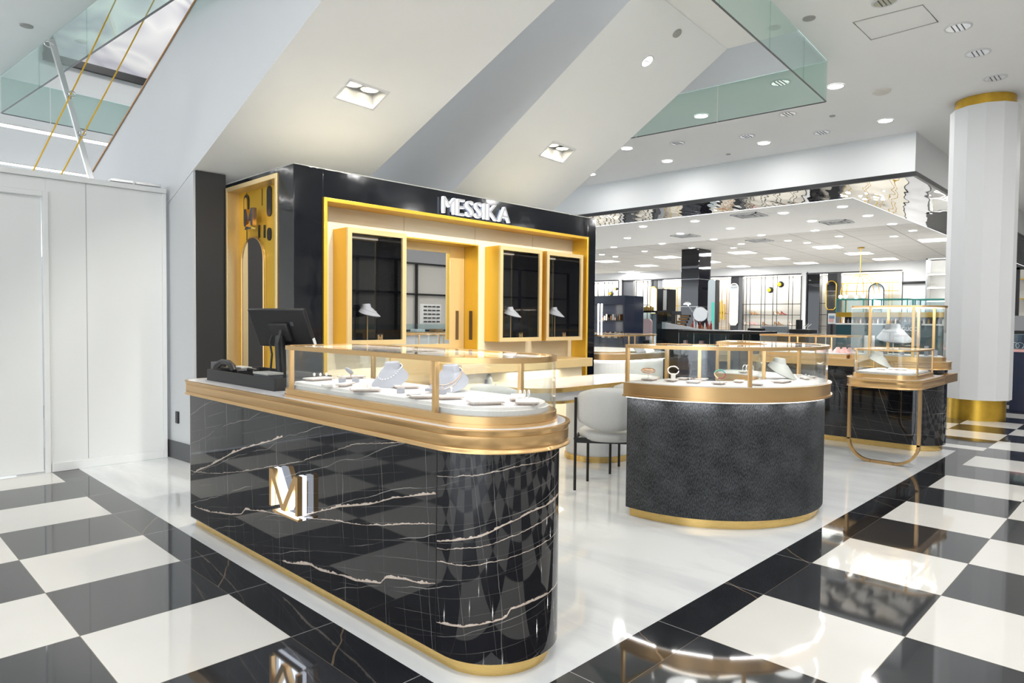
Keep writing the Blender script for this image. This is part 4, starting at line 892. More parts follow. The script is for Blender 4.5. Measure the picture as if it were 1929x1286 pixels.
for a, r_ in ((172.8, .838), (172.8, .428), (374.2, .838), (374.2, .428), (228, .838), (330, .838), (205, .428), (285, .428)):
    x, y = arcpts(IC, r_, a, a+1, 1)[0]; t_ = math.radians(a); mb = MB(); mb.obox((x, y, 1.018), (.011*math.cos(t_), .011*math.sin(t_), 0), (-.011*math.sin(t_), .011*math.cos(t_), 0), (0, 0, .114)); link('post', mb, 'gold', v2, .001)
for a in (172.9, 374.1):
    t_ = math.radians(a); mb = MB(); mb.obox((IC[0]+.633*math.cos(t_), IC[1]+.633*math.sin(t_), 1.018), (.196*math.cos(t_), .196*math.sin(t_), 0), (-.002*math.sin(t_), .002*math.cos(t_), 0), (0, 0, .114)); link('end_glass', mb, 'glass', v2)
for a in (200, 240, 280, 320, 355):
    x, y = arcpts(IC, .63, a, a+1, 1)[0]; area('case_light', (x, y, 1.13), .22, .22)
ZI = .9055; zi = ZI+.0145; IG = 'stepped trays in the island vitrine'
def ai(px, py, z=ZI): return at(px, py, z)
tray('island tray carrying a silver watch on a thin stand, leftmost', ai(1225, 716), .2, .13, .08, IG)
x, y, z = ai(1221, 714, zi); root = thing('watch_on_stand', 'slim gold and white watch lying on a thin wire stand, island left', 'watch', (x, y, z))
mb = MB(); mb.tube([(0, 0, 0), (0, 0, .05)], .0015, 5); mb.lathe([(.010, 0), (.010, .004)], (0, 0, 0), 12); link('stand', mb, 'silver', root, local=True)
mb = MB(); mb.tube([(-.045*math.cos(t_)+.0, .02*math.sin(t_), .058+.014*math.sin(t_)) for t_ in np.linspace(0, 2*PI, 24)[:-1]], .0045, 6, closed=True); mb.ball((0, 0, .062), .026, (1.3, .7, .45)); link('bracelet', mb, 'rose', root, local=True); root.rotation_euler = (0, 0, -.8)
tray('small island tray with a cuff on a pillar, second from left', ai(1265, 718), .2, .09, .07, IG); tray('small island tray behind the cuff pillar', ai(1287, 715), .2, .09, .07, IG)
x, y, z = ai(1268, 716, zi); root = thing('cuff_on_stand', 'open silver cuff bracelet on a white pillar in the island case', 'bracelet', (x, y, z))
mb = MB(); mb.box(-.014, .014, -.014, .014, 0, .045); link('pillar', mb, 'trayt', root, local=True)
mb = MB(); mb.tube([(.036*math.cos(t_), .012*math.sin(t_), .066+.026*math.sin(t_)) for t_ in np.linspace(.3, 2*PI-.1, 24)], .004, 6); link('cuff', mb, 'silver', root, local=True); root.rotation_euler = (0, 0, -.9)
mb = MB()
tray('wide island tray with three small hoops, third from left', ai(1307, 721), .25, .12, .08, IG); tray('island tray partly behind the one with three small hoops', ai(1322, 716.5), .25, .10, .07, IG)
for i in range(3): x, y, z = ai(1302+i*8, 718, zi); ring_obj(('left', 'middle', 'right')[i]+' small upright hoop on the third island tray', (x, y, z), -.7, .011, 'rose', False, 'three small hoops on an island tray')
tray('island tray with a green and red bangle, just left of the middle post', ai(1355, 723.5), .15, .11, .07, IG)
x, y, z = ai(1356, 721, zi); root = thing('bangle_on_stand', 'gold bangle set with green and red stones in the island case', 'bracelet', (x, y, z))
mb = MB(); mb.tube([(0, 0, 0), (0, 0, .03)], .0015, 5); link('stand', mb, 'silver', root, local=True)
for a, b, m_ in ((.3, 2.8, 'green'), (2.8, 4.3, 'rose'), (4.3, 6.58, 'red')):
    mb = MB(); mb.tube([(.034*math.cos(t_), .010*math.sin(t_), .056+.026*math.sin(t_)) for t_ in np.linspace(a, b, 12)], .004, 6); link('bangle_section', mb, m_, root, local=True)
root.rotation_euler = (0, 0, -.85)
tray('plain island tray right of the middle post, lower', ai(1424, 725), .5, .12, .08, IG); tray('plain island tray half behind the middle post', ai(1392, 720), .3, .11, .06, IG)
tray('long island tray in front of the grey stone bust', ai(1474, 720), .05, .19, .08, IG)
make_bust('large grey neck bust lying at the right of the island case', ai(1464, 713, ZI), .35, .1, 1.35, 'gbust', None, None)
for i, (px, py) in enumerate(((1506, 709), (1519, 715), (1530, 712), (1512, 713))): tray(('rear left', 'front', 'right', 'middle')[i]+' small tray of the cluster at the right of the island case', ai(px, py), .3+i*.5, .06, .045, 'cluster of small trays at the right of the island')
for i, (px, py) in enumerate(((1514, 708), (1521, 706), (1527, 708), (1519, 711), (1531, 710), (1508, 709))): x, y, z = ai(px-3, py+3, zi); ring_obj('tiny pale ring in the cluster at the right of the island case', (x, y, z), i, .008, 'gem', True, 'tiny rings at the right of the island')
tray('island tray at the back carrying coil bracelets', ai(1402, 702), .2, .14, .06, IG)
for i in range(3): x, y, z = ai(1403+i*6, 700, zi); ring_obj(('left', 'middle', 'right')[i]+' upright silver coil bracelet at the back of the island case', (x, y, z), -.2, .027, 'silver', False, 'coil bracelets at the island back', r2=.003, name='coil_bracelet', cat='bracelet')

# ------------------------------------------------------------------ right hand counter with tall case, and its side table
rc = thing('display_counter', 'black marble counter with gold band at right, behind the looped table', 'counter', (8.2, 2.7, 0))
RX, RXE, RYA, RYB = 7.85, 8.43, 1.665, 3.62; RR = (.28, .28, .05, .05)
mb = MB(); mb.prism(rrect(RX, RXE, RYA, 3.62, RR, 0, 18), .06, .84); link('body', mb, 'marble2', rc)
mb = MB(); mb.prism(rrect(RX, RXE, RYA, 3.62, RR, .03, 18), 0, .06); link('plinth', mb, 'plinth', rc)
band(RX, RXE, RYA, 3.62, RR, .84, .921, rc, .03, seg=14)
v3 = thing('glass_vitrine', 'low long glass case on the right black counter, behind the island', 'glass case', (8.1, 3.1, .92))
vitrine(v3, RX+.03, RXE-.03, 2.56, 3.56, .02, .921, 1.17, [(RX+.04, 2.9), (RX+.04, 3.2), (RXE-.04, 2.9), (RXE-.04, 3.3)], deckh=.01, pw=.015)
v4 = thing('tall_glass_vitrine', 'tall glass case with two gold uprights on the right counter end', 'glass case', (8.1, 2.1, .92))
vitrine(v4, RX+.01, RXE-.01, RYA+.02, 2.53, (.26, .26, .03, .03), .921, 1.50, [(RX+.02, 2.33), (RX+.03, 1.92), (RXE-.02, 2.3), (RXE-.02, 2.0), (RXE-.03, 1.85)], tier=.045, deckh=.01, fr=.022, pw=.026)
area('case_light', (8.14, 2.1, 1.47), .3, 1.2, shape='RECTANGLE', size_y=.5); area('case_light', (8.14, 3.1, 1.14), .3, .9, shape='RECTANGLE', size_y=.7)
ZR = .921+.055
def ax(px, py, X): return on_x(px, py, X)
q = ax(1683, 634, 8.05); root = make_bust('dark silver display bust on a stand inside the tall glass case', (q[0], q[1], q[2]-.09), -.9, -.1, 2.0, 'grey', None, None)
mb = MB(); mb.tube([(q[0], q[1], ZR), (q[0], q[1], q[2]-.06)], .006, 8); mb.lathe([(.05, 0), (.05, .008)], (q[0], q[1], ZR), 20); tag(link('bust_stand', mb, 'chrome'), 'thin metal stand under the dark silver bust in the tall case', 'stand')
q = ax(1637, 668, 8.05); mb = MB(); mb.box(q[0]-.03, q[0]+.03, q[1]-.045, q[1]+.045, ZR-.01, ZR+.2); tag(link('white_block', mb, 'paper', bevel=.002), 'plain white block at the left inside the tall glass case', 'block')
for i, (px, h_) in enumerate(((1668, .06), (1699, .09), (1725, .08), (1745, .11), (1762, .07))):
    q = ax(px, 665, 8.12); mb = MB(); mb.lathe([(.02, 0), (.02, h_)], (q[0], q[1], ZR-.01), 14); tag(link('display_riser', mb, 'bust', bevel=.001), ('first', 'second', 'third', 'fourth', 'fifth')[i]+' small grey round riser from the left in the tall case', 'riser', 'small grey risers in the tall case')
for i, (px, h_) in enumerate(((1578, .05), (1590, .05), (1601, .045), (1545, .04), (1560, .05))):
    q = ax(px, 655, 8.1); root = make_bust('pink miniature stand '+('left of the tall case', 'second left of the tall case', 'third left of the tall case', 'fifth left of the tall case', 'fourth left of the tall case')[i], (q[0], q[1], ZR-.01), -.8, .1, .6, 'pink', 'pink miniature stands in the low right case', None)
# side table with loop leg
tb = thing('loop_leg_table', 'small gold edged side table carried by a gold loop leg', 'table', (7.0, 1.9, 0))
TXA, TXB, TYA, TYB = 6.76, 7.78, 1.6, 2.25
band(TXA+.03, TXB, TYA+.03, TYB-.03, (.16, .03, .03, .2), .716, .80, tb, .03, seg=12)
mb = MB(); mb.box(7.6, 8.30, TYA+.002, TYA+.07, .717, .80); link('wall_return', mb, 'gold', tb)
Lx = 6.93; lp = []
for (cy_, cz_, a0, a1) in ((1.62+.20, .20+.012, PI, 1.5*PI), (2.215-.20, .20+.012, 1.5*PI, 2*PI)): lp += [(cy_+.20*math.cos(a), cz_+.20*math.sin(a)) for a in np.linspace(a0, a1, 12)]
lp = [(1.62, .714)]+lp+[(2.215, .714)]
mb = MB(); hw = .012
for (a, b) in zip(lp[:-1], lp[1:]):
    a_, b_ = np.array([Lx, *a]), np.array([Lx, *b]); d_ = (b_-a_)/2; w_ = np.cross(d_, [1, 0, 0]); w_ /= np.linalg.norm(w_); mb.obox((a_+b_)/2, d_*1.06, (.02, 0, 0), w_*hw)
link('loop_leg', mb, 'gold', tb)
v5 = thing('glass_vitrine', 'small glass case on the looped side table', 'glass case', (7.1, 1.93, .80))
vitrine(v5, TXA+.06, TXA+.80, TYA+.05, TYB-.05, (.15, .05, .05, .15), .8005, 1.07, [(TXA+.22, TYA+.06), (TXA+.75, TYA+.06), (TXA+.22, TYB-.07), (TXA+.75, TYB-.07)], deckh=.02, fr=.014, pw=.014)
area('case_light', (7.15, 1.93, 1.05), .4, .8, shape='SQUARE')
ZS = .8005+.06
make_bust('pale grey neck bust at the left of the small looped table case', at(1650, 692, ZS), .3, .1, 1.5, 'gbust', None, None)
for i, (px, py) in enumerate(((1660, 696), (1682, 696), (1700, 697))): tray(('left front', 'middle', 'right')[i]+' tray in the small case on the looped table', at(px, py, ZS), .2, .12, .08, 'trays in the looped table case')
for i, (px, py) in enumerate(((1680, 690), (1687, 690))): x, y, z = at(px, py, ZS+.0145); ring_obj(('left', 'right')[i]+' hoop of the pair in the looped table case', (x, y, z), -.5, .014, 'silver', False, 'pair of hoops in the looped table case')

# ------------------------------------------------------------------ white round ended table and chairs
tbl = thing('consultation_table', 'white round ended table with gold rim behind the front counter', 'table', (5.0, 4.0, 0))
TT = [p for p in rrect(4.05, 6.1, 3.66, 4.36, .345, 0, 14)]
mb = MB(); mb.prism(TT, .715, .742); link('table_top', mb, 'top', tbl)
mb = MB(); mb.ring(rrect(4.05, 6.1, 3.66, 4.36, .345, -.006, 14), rrect(4.05, 6.1, 3.66, 4.36, .345, .002, 14), .705, .743); link('gold_rim', mb, 'plinth', tbl, ang=50)
mb = MB(); mb.prism(rrect(4.3, 5.9, 3.75, 4.27, .25, 0, 12), .60, .70); link('drawer_box', mb, 'top', tbl); mb = MB(); mb.ring(rrect(4.3, 5.9, 3.75, 4.27, .25, -.004, 12), rrect(4.3, 5.9, 3.75, 4.27, .25, .004, 12), .59, .615); link('lower_rim', mb, 'plinth', tbl)
mb = MB(); mb.prism(arcpts((5.22, 3.95), .30, 0, 354, 47), .055, .60); link('pedestal', mb, 'white', tbl)
mb = MB(); mb.prism(arcpts((5.22, 3.95), .31, 0, 354, 47), 0, .055); link('pedestal_plinth', mb, 'plinth', tbl)
area('cabinet_glow', (5.3, 4.8, .77), .8, 1.2, (1, .92, .75), 'RECTANGLE', size_y=.1)
def chair(label, loc, rz):
    root = thing('chair', label, 'chair', (0, 0, 0), 'light grey chairs round the white table')
    # faces +y; seat a round cushion
    mb = MB(); pr = [(.05, .385), (.21, .388), (.235, .405), (.24, .43), (.235, .455), (.215, .468), (.05, .472)]
    mb.lathe(pr, (0, 0, 0), 36, 0, [[1.0, 0, 0], [0, .95, 0], [0, 0, 1]]); link('seat', mb, 'boucle', root, ang=80)
    mb = MB(); nu, nv = 22, 10; vs = []
    for side in (0, 1):
        for j in range(nv+1):
            for i in range(nu+1):
                u = -1+2*i/nu; v = -1+2*j/nv
                k = math.sqrt(max(0, 1-abs(v)**3)); uu = u*(.62+.38*k) if abs(v) > 0 else u
                a = uu*1.28; th_ = .032*math.sqrt(max(0, (1-u**4)*(1-v**4)))+.004
                R_ = .255+(th_ if side else -th_)
                vs.append((R_*math.sin(a), -R_*math.cos(a), .645+.165*v*math.sqrt(max(0.05, 1-.35*u*u))))
    W_ = nu+1; o_ = W_*(nv+1); fs = []
    for j in range(nv):
        for i in range(nu):
            a = j*W_+i; fs.append((a, a+1, a+W_+1, a+W_)); fs.append((o_+a, o_+a+W_, o_+a+W_+1, o_+a+1))
    for i in range(nu): fs.append((i, o_+i, o_+i+1, i+1)); a = nv*W_+i; fs.append((a, a+1, o_+a+1, o_+a))
    for j in range(nv): a = j*W_; fs.append((a, a+W_, o_+a+W_, o_+a)); a += nu; fs.append((a, o_+a, o_+a+W_, a+W_))
    mb.add(vs, fs); link('backrest', mb, 'boucle', root, ang=80)
    for x, y, zt in ((-.262, -.14, .72), (.262, -.14, .72), (-.17, .17, .40), (.17, .17, .40)):
        mb = MB(); mb.tube([(x, y, 0), (x, y, zt)], .0115, 10); link('leg', mb, 'black', root, local=True)
    mb = MB(); mb.tube([(-.262, -.14, .40), (-.24, .02, .41), (-.17, .17, .40)], .016, 6); mb.tube([(.262, -.14, .40), (.24, .02, .41), (.17, .17, .40)], .016, 6); mb.box(-.262, .262, -.15, -.13, .37, .41); link('seat_frame', mb, 'black', root, local=True)
    root.location = loc; root.rotation_euler = (0, 0, rz); return root
ch = chair('light grey chair with its back to the viewer, beside the stone island', (4.325, 3.15, 0), math.atan2(-.80, .60)+0)
dup(ch, (4.98, 3.30, 0), -.9, 'light grey chair half hidden behind the stone island')
dup(ch, (3.86, 3.86, 0), -1.3, 'light grey chair mostly hidden behind the front counter')
dup(ch, (4.85, 4.72, 0), PI+.1, 'light grey chair on the far side of the white table')
#--SPLIT4
# ------------------------------------------------------------------ white fluted column with gold foot
col = thing('white_column', 'white faceted column with gold foot and gold ring at right', 'column', (11.28, 1.95, 0))
c2 = (11.28, 1.95)
mb = MB(); mb.prism(arcpts(c2, .345, 0, 354, 59), 0, .285); link('foot', mb, 'brass', col, ang=50)
mb = MB(); mb.prism(arcpts(c2, .352, 0, 354, 59), 4.26, CEIL-.002); link('top_ring', mb, 'brass', col, ang=50)
mb = MB(); mb.prism(arcpts(c2, .405, 12, 12+330, 11), .285, 4.262); link('shaft', mb, 'white', col, ang=10)
# ------------------------------------------------------------------ things of the hall behind
def rx(X, pl, pr, pt, pb):
    c_ = (pl+pr)/2; return on_x(pr, pt, X)[1], on_x(pl, pt, X)[1], on_x(c_, pb, X)[2], on_x(c_, pt, X)[2]
def slab(name, X, pl, pr, pt, pb, d, mat, parent=None, z0=None, bevel=.003):
    y0, y1, za_, zb_ = rx(X, pl, pr, pt, pb); mb = MB(); mb.box(X, X+d, y0, y1, za_ if z0 is None else z0, zb_); return link(name, mb, mat, parent, bevel)
# white curved counter right of the shop wall
wc = thing('curved_counter', 'white curved counter with gold band right of the shop wall', 'counter', (7.4, 5.4, 0))
WP = (6.62, 8.25, 4.78, 6.4); WR = (.5, .6, .3, .1)
mb = MB(); mb.prism(rrect(*WP, WR, .05, 14), .06, .82); link('body', mb, 'ribw', wc)
mb = MB(); mb.prism(rrect(*WP, WR, .08, 14), 0, .06); link('plinth', mb, 'plinth', wc)
mb = MB(); mb.prism(rrect(*WP, WR, 0, 14), .825, .90); link('gold_band', mb, 'gold', wc, ang=50)
mb = MB(); mb.prism(rrect(*WP, WR, .02, 14), .90, .903); link('stone_top', mb, 'top', wc)
mb = MB(); mb.ring(rrect(*WP, WR, .03, 14), rrect(*WP, WR, .04, 14), .815, .823); link('light_strip', mb, 'led', wc)
v6 = thing('glass_vitrine', 'low glass case on the white curved counter', 'glass case', (7.4, 5.4, .9))
vitrine(v6, 6.75, 8.15, 4.95, 6.2, (.35, .45, .2, .05), .9035, 1.135, [(6.8, 5.6), (7.2, 4.96), (7.75, 4.96), (8.13, 5.5)], tier=.01, deckh=.01, pw=.016)
for i, (px, py) in enumerate(((1205, 656), (1222, 655), (1195, 655))):
    x, y, z = on_x(px, py, 7.3+.1*i); mb = MB(); mb.obox((x, y, .945), (.05, -.03, .012), (.03, .05, .03), (0, 0, .004)); tag(link('tilted_card', mb, 'paper' if i else 'bust'), ('left', 'middle', 'right')[(1, 2, 0)[i]]+' tilted display card in the case on the white curved counter', 'display card', 'tilted cards on the white curved counter')
# navy cabinet with black top
nv = thing('navy_cabinet', 'navy cabinet with glass front and black top behind the island', 'cabinet', (9.1, 5, 0))
X = 8.85; y0, y1, _, _ = rx(X, 1278, 1432, 626, 700)
mb = MB(); mb.box(X, X+.55, y0, y1, 0, .93); link('body', mb, 'navy', nv, .004)
mb = MB(); mb.box(X, X+.55, y0, y1, 1.145, 1.185); link('top', mb, 'black', nv, .003)
mb = MB(); mb.box(X+.004, X+.546, y0+.004, y1-.004, .93, 1.145); link('glass', mb, 'bglass', nv)
mb = MB()
for k in range(6): y = y0+(y1-y0)*k/5; mb.box(X+.01, X+.02, y-.004, y+.004, .93, 1.145)
link('divider', mb, 'chrome', nv)
for i, (px, w_) in enumerate(((1292, .05), (1322, .06), (1352, .04), (1395, .05))):
    y = on_x(px, 640, X+.2)[1]; mb = MB(); mb.box(X+.15, X+.25, y-w_, y+w_, .932, .932+.05); mb.box(X+.17, X+.22, y-w_*.5, y+w_*.5, .98, 1.03)
    tag(link('gift_box', mb, 'pink', bevel=.004), ('first', 'second', 'third', 'fourth')[i]+' pink box from the left in the black topped navy cabinet', 'box', 'pink boxes in the navy cabinet')
# black make-up unit at the shop wall's right end
mk = thing('makeup_display', 'tall black make-up unit with lit white frames, next to the shop wall', 'display unit', (10.3, 7.4, 0))
X = 10.0; y0, y1, z0_, z1_ = rx(X, 1100, 1177, 557, 625)
mb = MB(); mb.box(X+.3, X+.6, y0, y1, 0, z1_); mb.box(X, X+.3, y0, y1, z1_-.16, z1_); mb.box(X, X+.3, y0, y0+.03, 0, z1_-.16); mb.box(X, X+.3, y0+.03, y1, 0, 1.0); link('cabinet', mb, 'navy', mk, .003)
mb = MB(); mb.box(X+.02, X+.3, y0+.03, y1, 1.30, 1.32); link('shelf', mb, 'black', mk)
for pl, pr in ((1126, 1128.5), (1132, 1134.5)): slab('light_frame', X-.01, pl, pr, 572, 625, .01, 'led', mk)
for r_, (py, n_) in enumerate(((597, 9), (620, 12))):
    for i in range(n_):
        px = 1137+i*(36/n_); y, z = on_x(px, py, X+.1)[1:]; mb = MB(); mb.box(X+.06, X+.16, y-.018, y+.012, (1.32 if r_ == 0 else 1.0), (1.32 if r_ == 0 else 1.0)+.05+.03*((i*7) % 3))
        tag(link('makeup_pot', mb, ('tan', 'paper', 'rose', 'dgrey')[(i+r_) % 4]), 'small make-up pot on the '+('upper', 'lower')[r_]+' shelf of the black make-up unit', 'make-up pot', ('upper', 'lower')[r_]+' shelf make-up pots')
# glass cabinet with handbags
gc = thing('bag_cabinet', 'black framed glass cabinet showing a blue handbag', 'cabinet', (10.9, 6.8, 0))
X = 10.7; y0, y1, z0_, z1_ = rx(X, 1168, 1238, 585, 645)
mb = MB(); mb.box(X, X+.5, y0, y1, z1_-.03, z1_); mb.box(X, X+.5, y0, y1, 0, .95)
ym = on_x(1209, 600, X)[1]
for a, w in ((y0, .012), (ym-.01, .03), (y1-.012, .012)): mb.box(X, X+.02, a, a+w, .95, z1_-.03)
link('frame', mb, 'black', gc); mb = MB(); mb.box(X+.004, X+.496, y0+.003, y1-.003, .95, z1_-.03); link('glass', mb, 'bglass', gc)
def bag(label, X, px, pyb, w, h, mat, grp=None, z=None):
    q = on_x(px, pyb, X); z = q[2] if z is None else z; root = thing('handbag', label, 'handbag', (q[0], q[1], z), grp); mb = MB()
    P = [(-w/2, 0), (w/2, 0), (w*.46, h*.8), (w*.4, h), (-w*.4, h), (-w*.46, h*.8)]; mb.plate((X, q[1], z), (0, 1., 0), (0, 0, 1.), (1., 0, 0), P, 0, .08); link('body', mb, mat, root, .008)
    mb = MB(); mb.tube([(X+.04, q[1]+w*.28*math.cos(a), z+h+w*.35*math.sin(a)-.01) for a in np.linspace(0, PI, 12)], .006, 6); link('handle', mb, mat, root); return root
bag('dusty blue handbag standing in the black framed glass cabinet', 10.85, 1184, 618, .22, .11, 'blue', z=.951)
bag('dark handbag behind the divider of the black framed glass cabinet', 10.95, 1206, 620, .15, .08, 'dgrey', z=.951)
mb = MB(); y, z = on_x(1214, 605, 12.0)[1:]; mb.plate((12, y, 0), (0, 1., 0), (0, 0, 1.), (1., 0, 0), [(-.16, .5), (.16, .5), (.16, z), (.12, z+.05), (-.12, z+.05), (-.16, z)], 0, .06)
mb.box(12.0, 12.4, y-.16, y+.16, .42, .5); mb.box(12.1, 12.3, y-.05, y+.05, 0, .42); tag(link('pink_chair', mb, 'pink', bevel=.01), 'pink upholstered high chair seen through the glass cabinet', 'chair')
root = thing('wood_letter_box', 'small wooden crate standing on the black framed cabinet top', 'crate', (10.8, on_x(1186, 583, 10.8)[1], z1_))
y = on_x(1186, 580, 10.8)[1]; mb = MB(); mb.box(10.75, 10.9, y-.09, y+.09, z1_, z1_+.035); mb.box(10.75, 10.9, y-.09, y+.09, z1_+.06, z1_+.09)
for k in range(5): yy = y-.085+k*.0425; mb.box(10.75, 10.76, yy-.004, yy+.004, z1_+.035, z1_+.06)
link('slats', mb, 'fgold', root)
for i in range(5):
    y = on_x(1216+i*4, 583, 10.85)[1]; mb = MB(); mb.box(10.8, 10.84, y-.012, y+.012, z1_, z1_+.07+.02*(i % 2)); tag(link('gold_bottle', mb, 'plinth', bevel=.003), 'slim gold bottle in the row on the black framed cabinet top', 'bottle', 'gold bottles on the cabinet top')
# tall slim black unit
tu = thing('tall_black_unit', 'tall narrow black display unit left of the black column', 'display unit', (11.4, 6.9, 0))
slab('carcass', 11.3, 1238, 1249, 544, 640, .3, 'black', tu, 0); slab('lit_panel', 11.31, 1249, 1256, 546, 585, .02, 'paper', tu); slab('side', 11.3, 1256, 1258, 544, 640, .3, 'black', tu, 0)
slab('shelf', 11.3, 1249, 1256, 584, 640, .3, 'black', tu, 0)
# black column
bc = thing('black_column', 'square glossy black column rising to the dropped hall ceiling', 'column', (20.3, 11.2, 0))
ya_, yb_ = on_x(1317, 470, 20.0)[1], on_x(1284, 470, 20.0)[1]
mb = MB(); mb.box(20.0, 20.8, ya_, yb_, 0, 3.69); link('cladding', mb, 'gloss', bc, .01)
mb = MB()
for z in (.9, 1.8, 2.7): mb.box(19.996, 20.804, ya_-.004, yb_+.004, z, z+.008)
link('panel_joint', mb, 'chrome', bc)
# make-up counter with stepped trays, mirror and lamp
mc_ = thing('makeup_counter', 'long black make-up counter in front of the black column', 'counter', (11.2, 5.9, 0))
X = 11.0; y0, y1, _, _ = rx(X, 1248, 1345, 610, 626)
mb = MB(); mb.box(X, X+.6, y0, y1, 0, 1.17); link('body', mb, 'blackm', mc_, .004)
mb = MB(); mb.plate((X-.02, 0, 0), (0, 1., 0), (0, 0, 1.), (1., 0, 0), [(y0, 1.17), (y1, 1.17), (y1, 1.30), (y0+.3, 1.185)], 0, .05); link('slanted_front', mb, 'top', mc_)
root = thing('palette_stand', 'stepped stand of brown make-up palettes on the black counter', 'palette stand', (11.1, on_x(1280, 612, 11.1)[1], 1.17))
for k in range(5):
    y = on_x(1281, 600, 11.1)[1]; mb = MB(); mb.box(11.05+.05*k, 11.10+.05*k, y-.11, y+.09, 1.17+.055*k, 1.215+.055*k); mb.box(11.045+.05*k, 11.05+.05*k, y-.1, y+.08, 1.18+.055*k, 1.205+.055*k, 1); link('palette_step', mb, ['black', 'tan'], root)
y, z = on_x(1272, 589, 11.35)[1:]; mb = MB(); mb.box(11.35, 11.37, y-.13, y+.09, z-.04, z+.03); mb.box(11.355, 11.365, y-.03, y-.01, 1.17, z); tag(link('name_plate', mb, 'dgrey'), 'small grey plate above the brown make-up palettes', 'plate')
root = thing('makeup_mirror', 'round white rimmed tilted mirror on the make-up counter', 'mirror', on_x(1318, 611, 11.2))
q = np.array(on_x(1319, 592, 11.2)); A = np.array([[.15, 0, -.98], [.98, .0, .15], [0, 1, 0]]); mb = MB(); mb.lathe([(.13, -.01), (.14, 0), (.13, .01)], q, 28, 0, np.array([[.55, 0, -.83], [-.83, 0, -.55], [0, 1, 0]])); link('rim', mb, 'chrome', root)
mb = MB(); mb.lathe([(.125, .0105), (.125, .012)], q, 28, 0, np.array([[.55, 0, -.83], [-.83, 0, -.55], [0, 1, 0]])); link('glass', mb, 'mirror', root)
mb = MB(); mb.tube([q+[0, 0, -.13], (q[0], q[1], 1.18)], .008, 8); link('stem', mb, 'chrome', root)
root = thing('task_lamp', 'chrome task lamp with bright head over the make-up palettes', 'lamp', on_x(1307, 600, 11.3))
q0, q1, q2_ = np.array(on_x(1310, 611, 11.3)), np.array(on_x(1305, 588, 11.3)), np.array(on_x(1294, 572, 11.3))
mb = MB(); mb.tube([(q0[0], q0[1], 1.17), q1, q2_], .007, 6); link('arm', mb, 'chrome', root)
mb = MB(); mb.lathe([(.02, .03), (.055, .015), (.07, -.005)], q2_, 18); h_ = link('lamp_head', mb, 'chrome', root); mb = MB(); mb.lathe([(.06, -.012), (.06, -.006)], q2_, 18); link('lens', mb, 'lamp', h_)
for i in range(16):
    px = 1296+i*2.9; y = on_x(px, 618, 11.12)[1]; h_ = .05+.035*((i*5) % 4); mb = MB(); mb.lathe([(.016, 0), (.016, h_*.7), (.008, h_*.75), (.008, h_)], (11.12+.05*(i % 3), y, 1.17), 10)
    tag(link('cosmetic_bottle', mb, ('rose', 'tan', 'paper', 'red')[i % 4]), 'small cosmetic bottle among those before the round make-up mirror', 'bottle', 'cosmetic bottles on the make-up counter')
for i in range(7):
    px = 1250+i*3.1; y = on_x(px, 605, 11.1)[1]; mb = MB(); mb.lathe([(.014, 0), (.014, .05), (.006, .055), (.006, .08)], (11.12, y, 1.171), 10); tag(link('cosmetic_bottle', mb, 'paper'), 'small pale bottle left of the brown make-up palettes', 'bottle', 'pale bottles left of the palettes')
# tall mirror cabinet right of the black column
tm = thing('mirror_cabinet', 'tall round topped glass cabinet right of the black column', 'cabinet', (19.2, 9.8, 0))
X = 19.0; y0, y1, z0_, z1_ = rx(X, 1334, 1348, 526, 626); mb = MB(); w_ = (y1-y0)
P = [(y0, 0), (y1, 0), (y1, z1_-.1)]+[(y1-.1+.1*math.cos(a), z1_-.1+.1*math.sin(a)) for a in np.linspace(0, PI/2, 6)]+[(y0+.1-.1*math.sin(a), z1_-.1+.1*math.cos(a)) for a in np.linspace(0, PI/2, 6)]
mb.plate((X, 0, 0), (0, 1., 0), (0, 0, 1.), (1., 0, 0), P, 0, .2); link('door', mb, 'screen', tm)
mb = MB(); mb.box(X-.01, X+.21, y0-.03, y0, 0, z1_-.02); link('edge', mb, 'black', tm); mb = MB(); mb.box(X-.004, X, y0+.02, y0+.12, .3, z1_-.7); link('green_panel', mb, 'green', tm)
# tills behind the right counter
for (nm, X, pl, pr, pt, pb, d, m_, lb, c_) in (('till_tray', 9.6, 1408, 1436, 618, 628, .3, 'black', 'black till box left of the grey monitor back', 'till box'), ('till_monitor', 9.7, 1434, 1484, 614, 626.5, .05, 'grey', 'low grey monitor back above the right counter glass case', 'monitor'),
        ('equipment_tray', 9.6, 1486, 1524, 620, 628, .3, 'black', 'black shallow tray right of the grey monitor back', 'tray'), ('till_screen', 9.7, 1499, 1507, 602, 621, .1, 'black', 'narrow black screen standing on the right shallow tray', 'screen'), ('leather_pouch', 9.5, 1380, 1408, 622, 627.5, .1, 'dgrey', 'flat dark grey pouch lying left of the black till box', 'pouch')):
    y0, y1, z0_, z1_ = rx(X, pl, pr, pt, pb); zb_ = 1.187 if nm == 'leather_pouch' else z0_
    root = thing(nm, lb, c_, (X, (y0+y1)/2, z0_)); mb = MB(); mb.box(X, X+d, y0, y1, z0_, z1_); link('casing', mb, m_, root, .006)
    if nm == 'till_monitor': mb = MB(); mb.box(X-.004, X, y0+.03, y1-.03, z0_, z1_-.02); link('back_cover', mb, 'screen', root)
sb = thing('service_desk', 'dark service desk carrying the tills behind the right counter', 'desk', (9.9, 4.2, 0)); y0, y1, _, _ = rx(9.6, 1380, 1530, 620, 628); zt_ = rx(9.6, 1408, 1524, 618, 628)[2]
mb = MB(); mb.box(9.5, 10.1, y0, y1, 0, zt_-.001); link('body', mb, 'blackm', sb, .004)
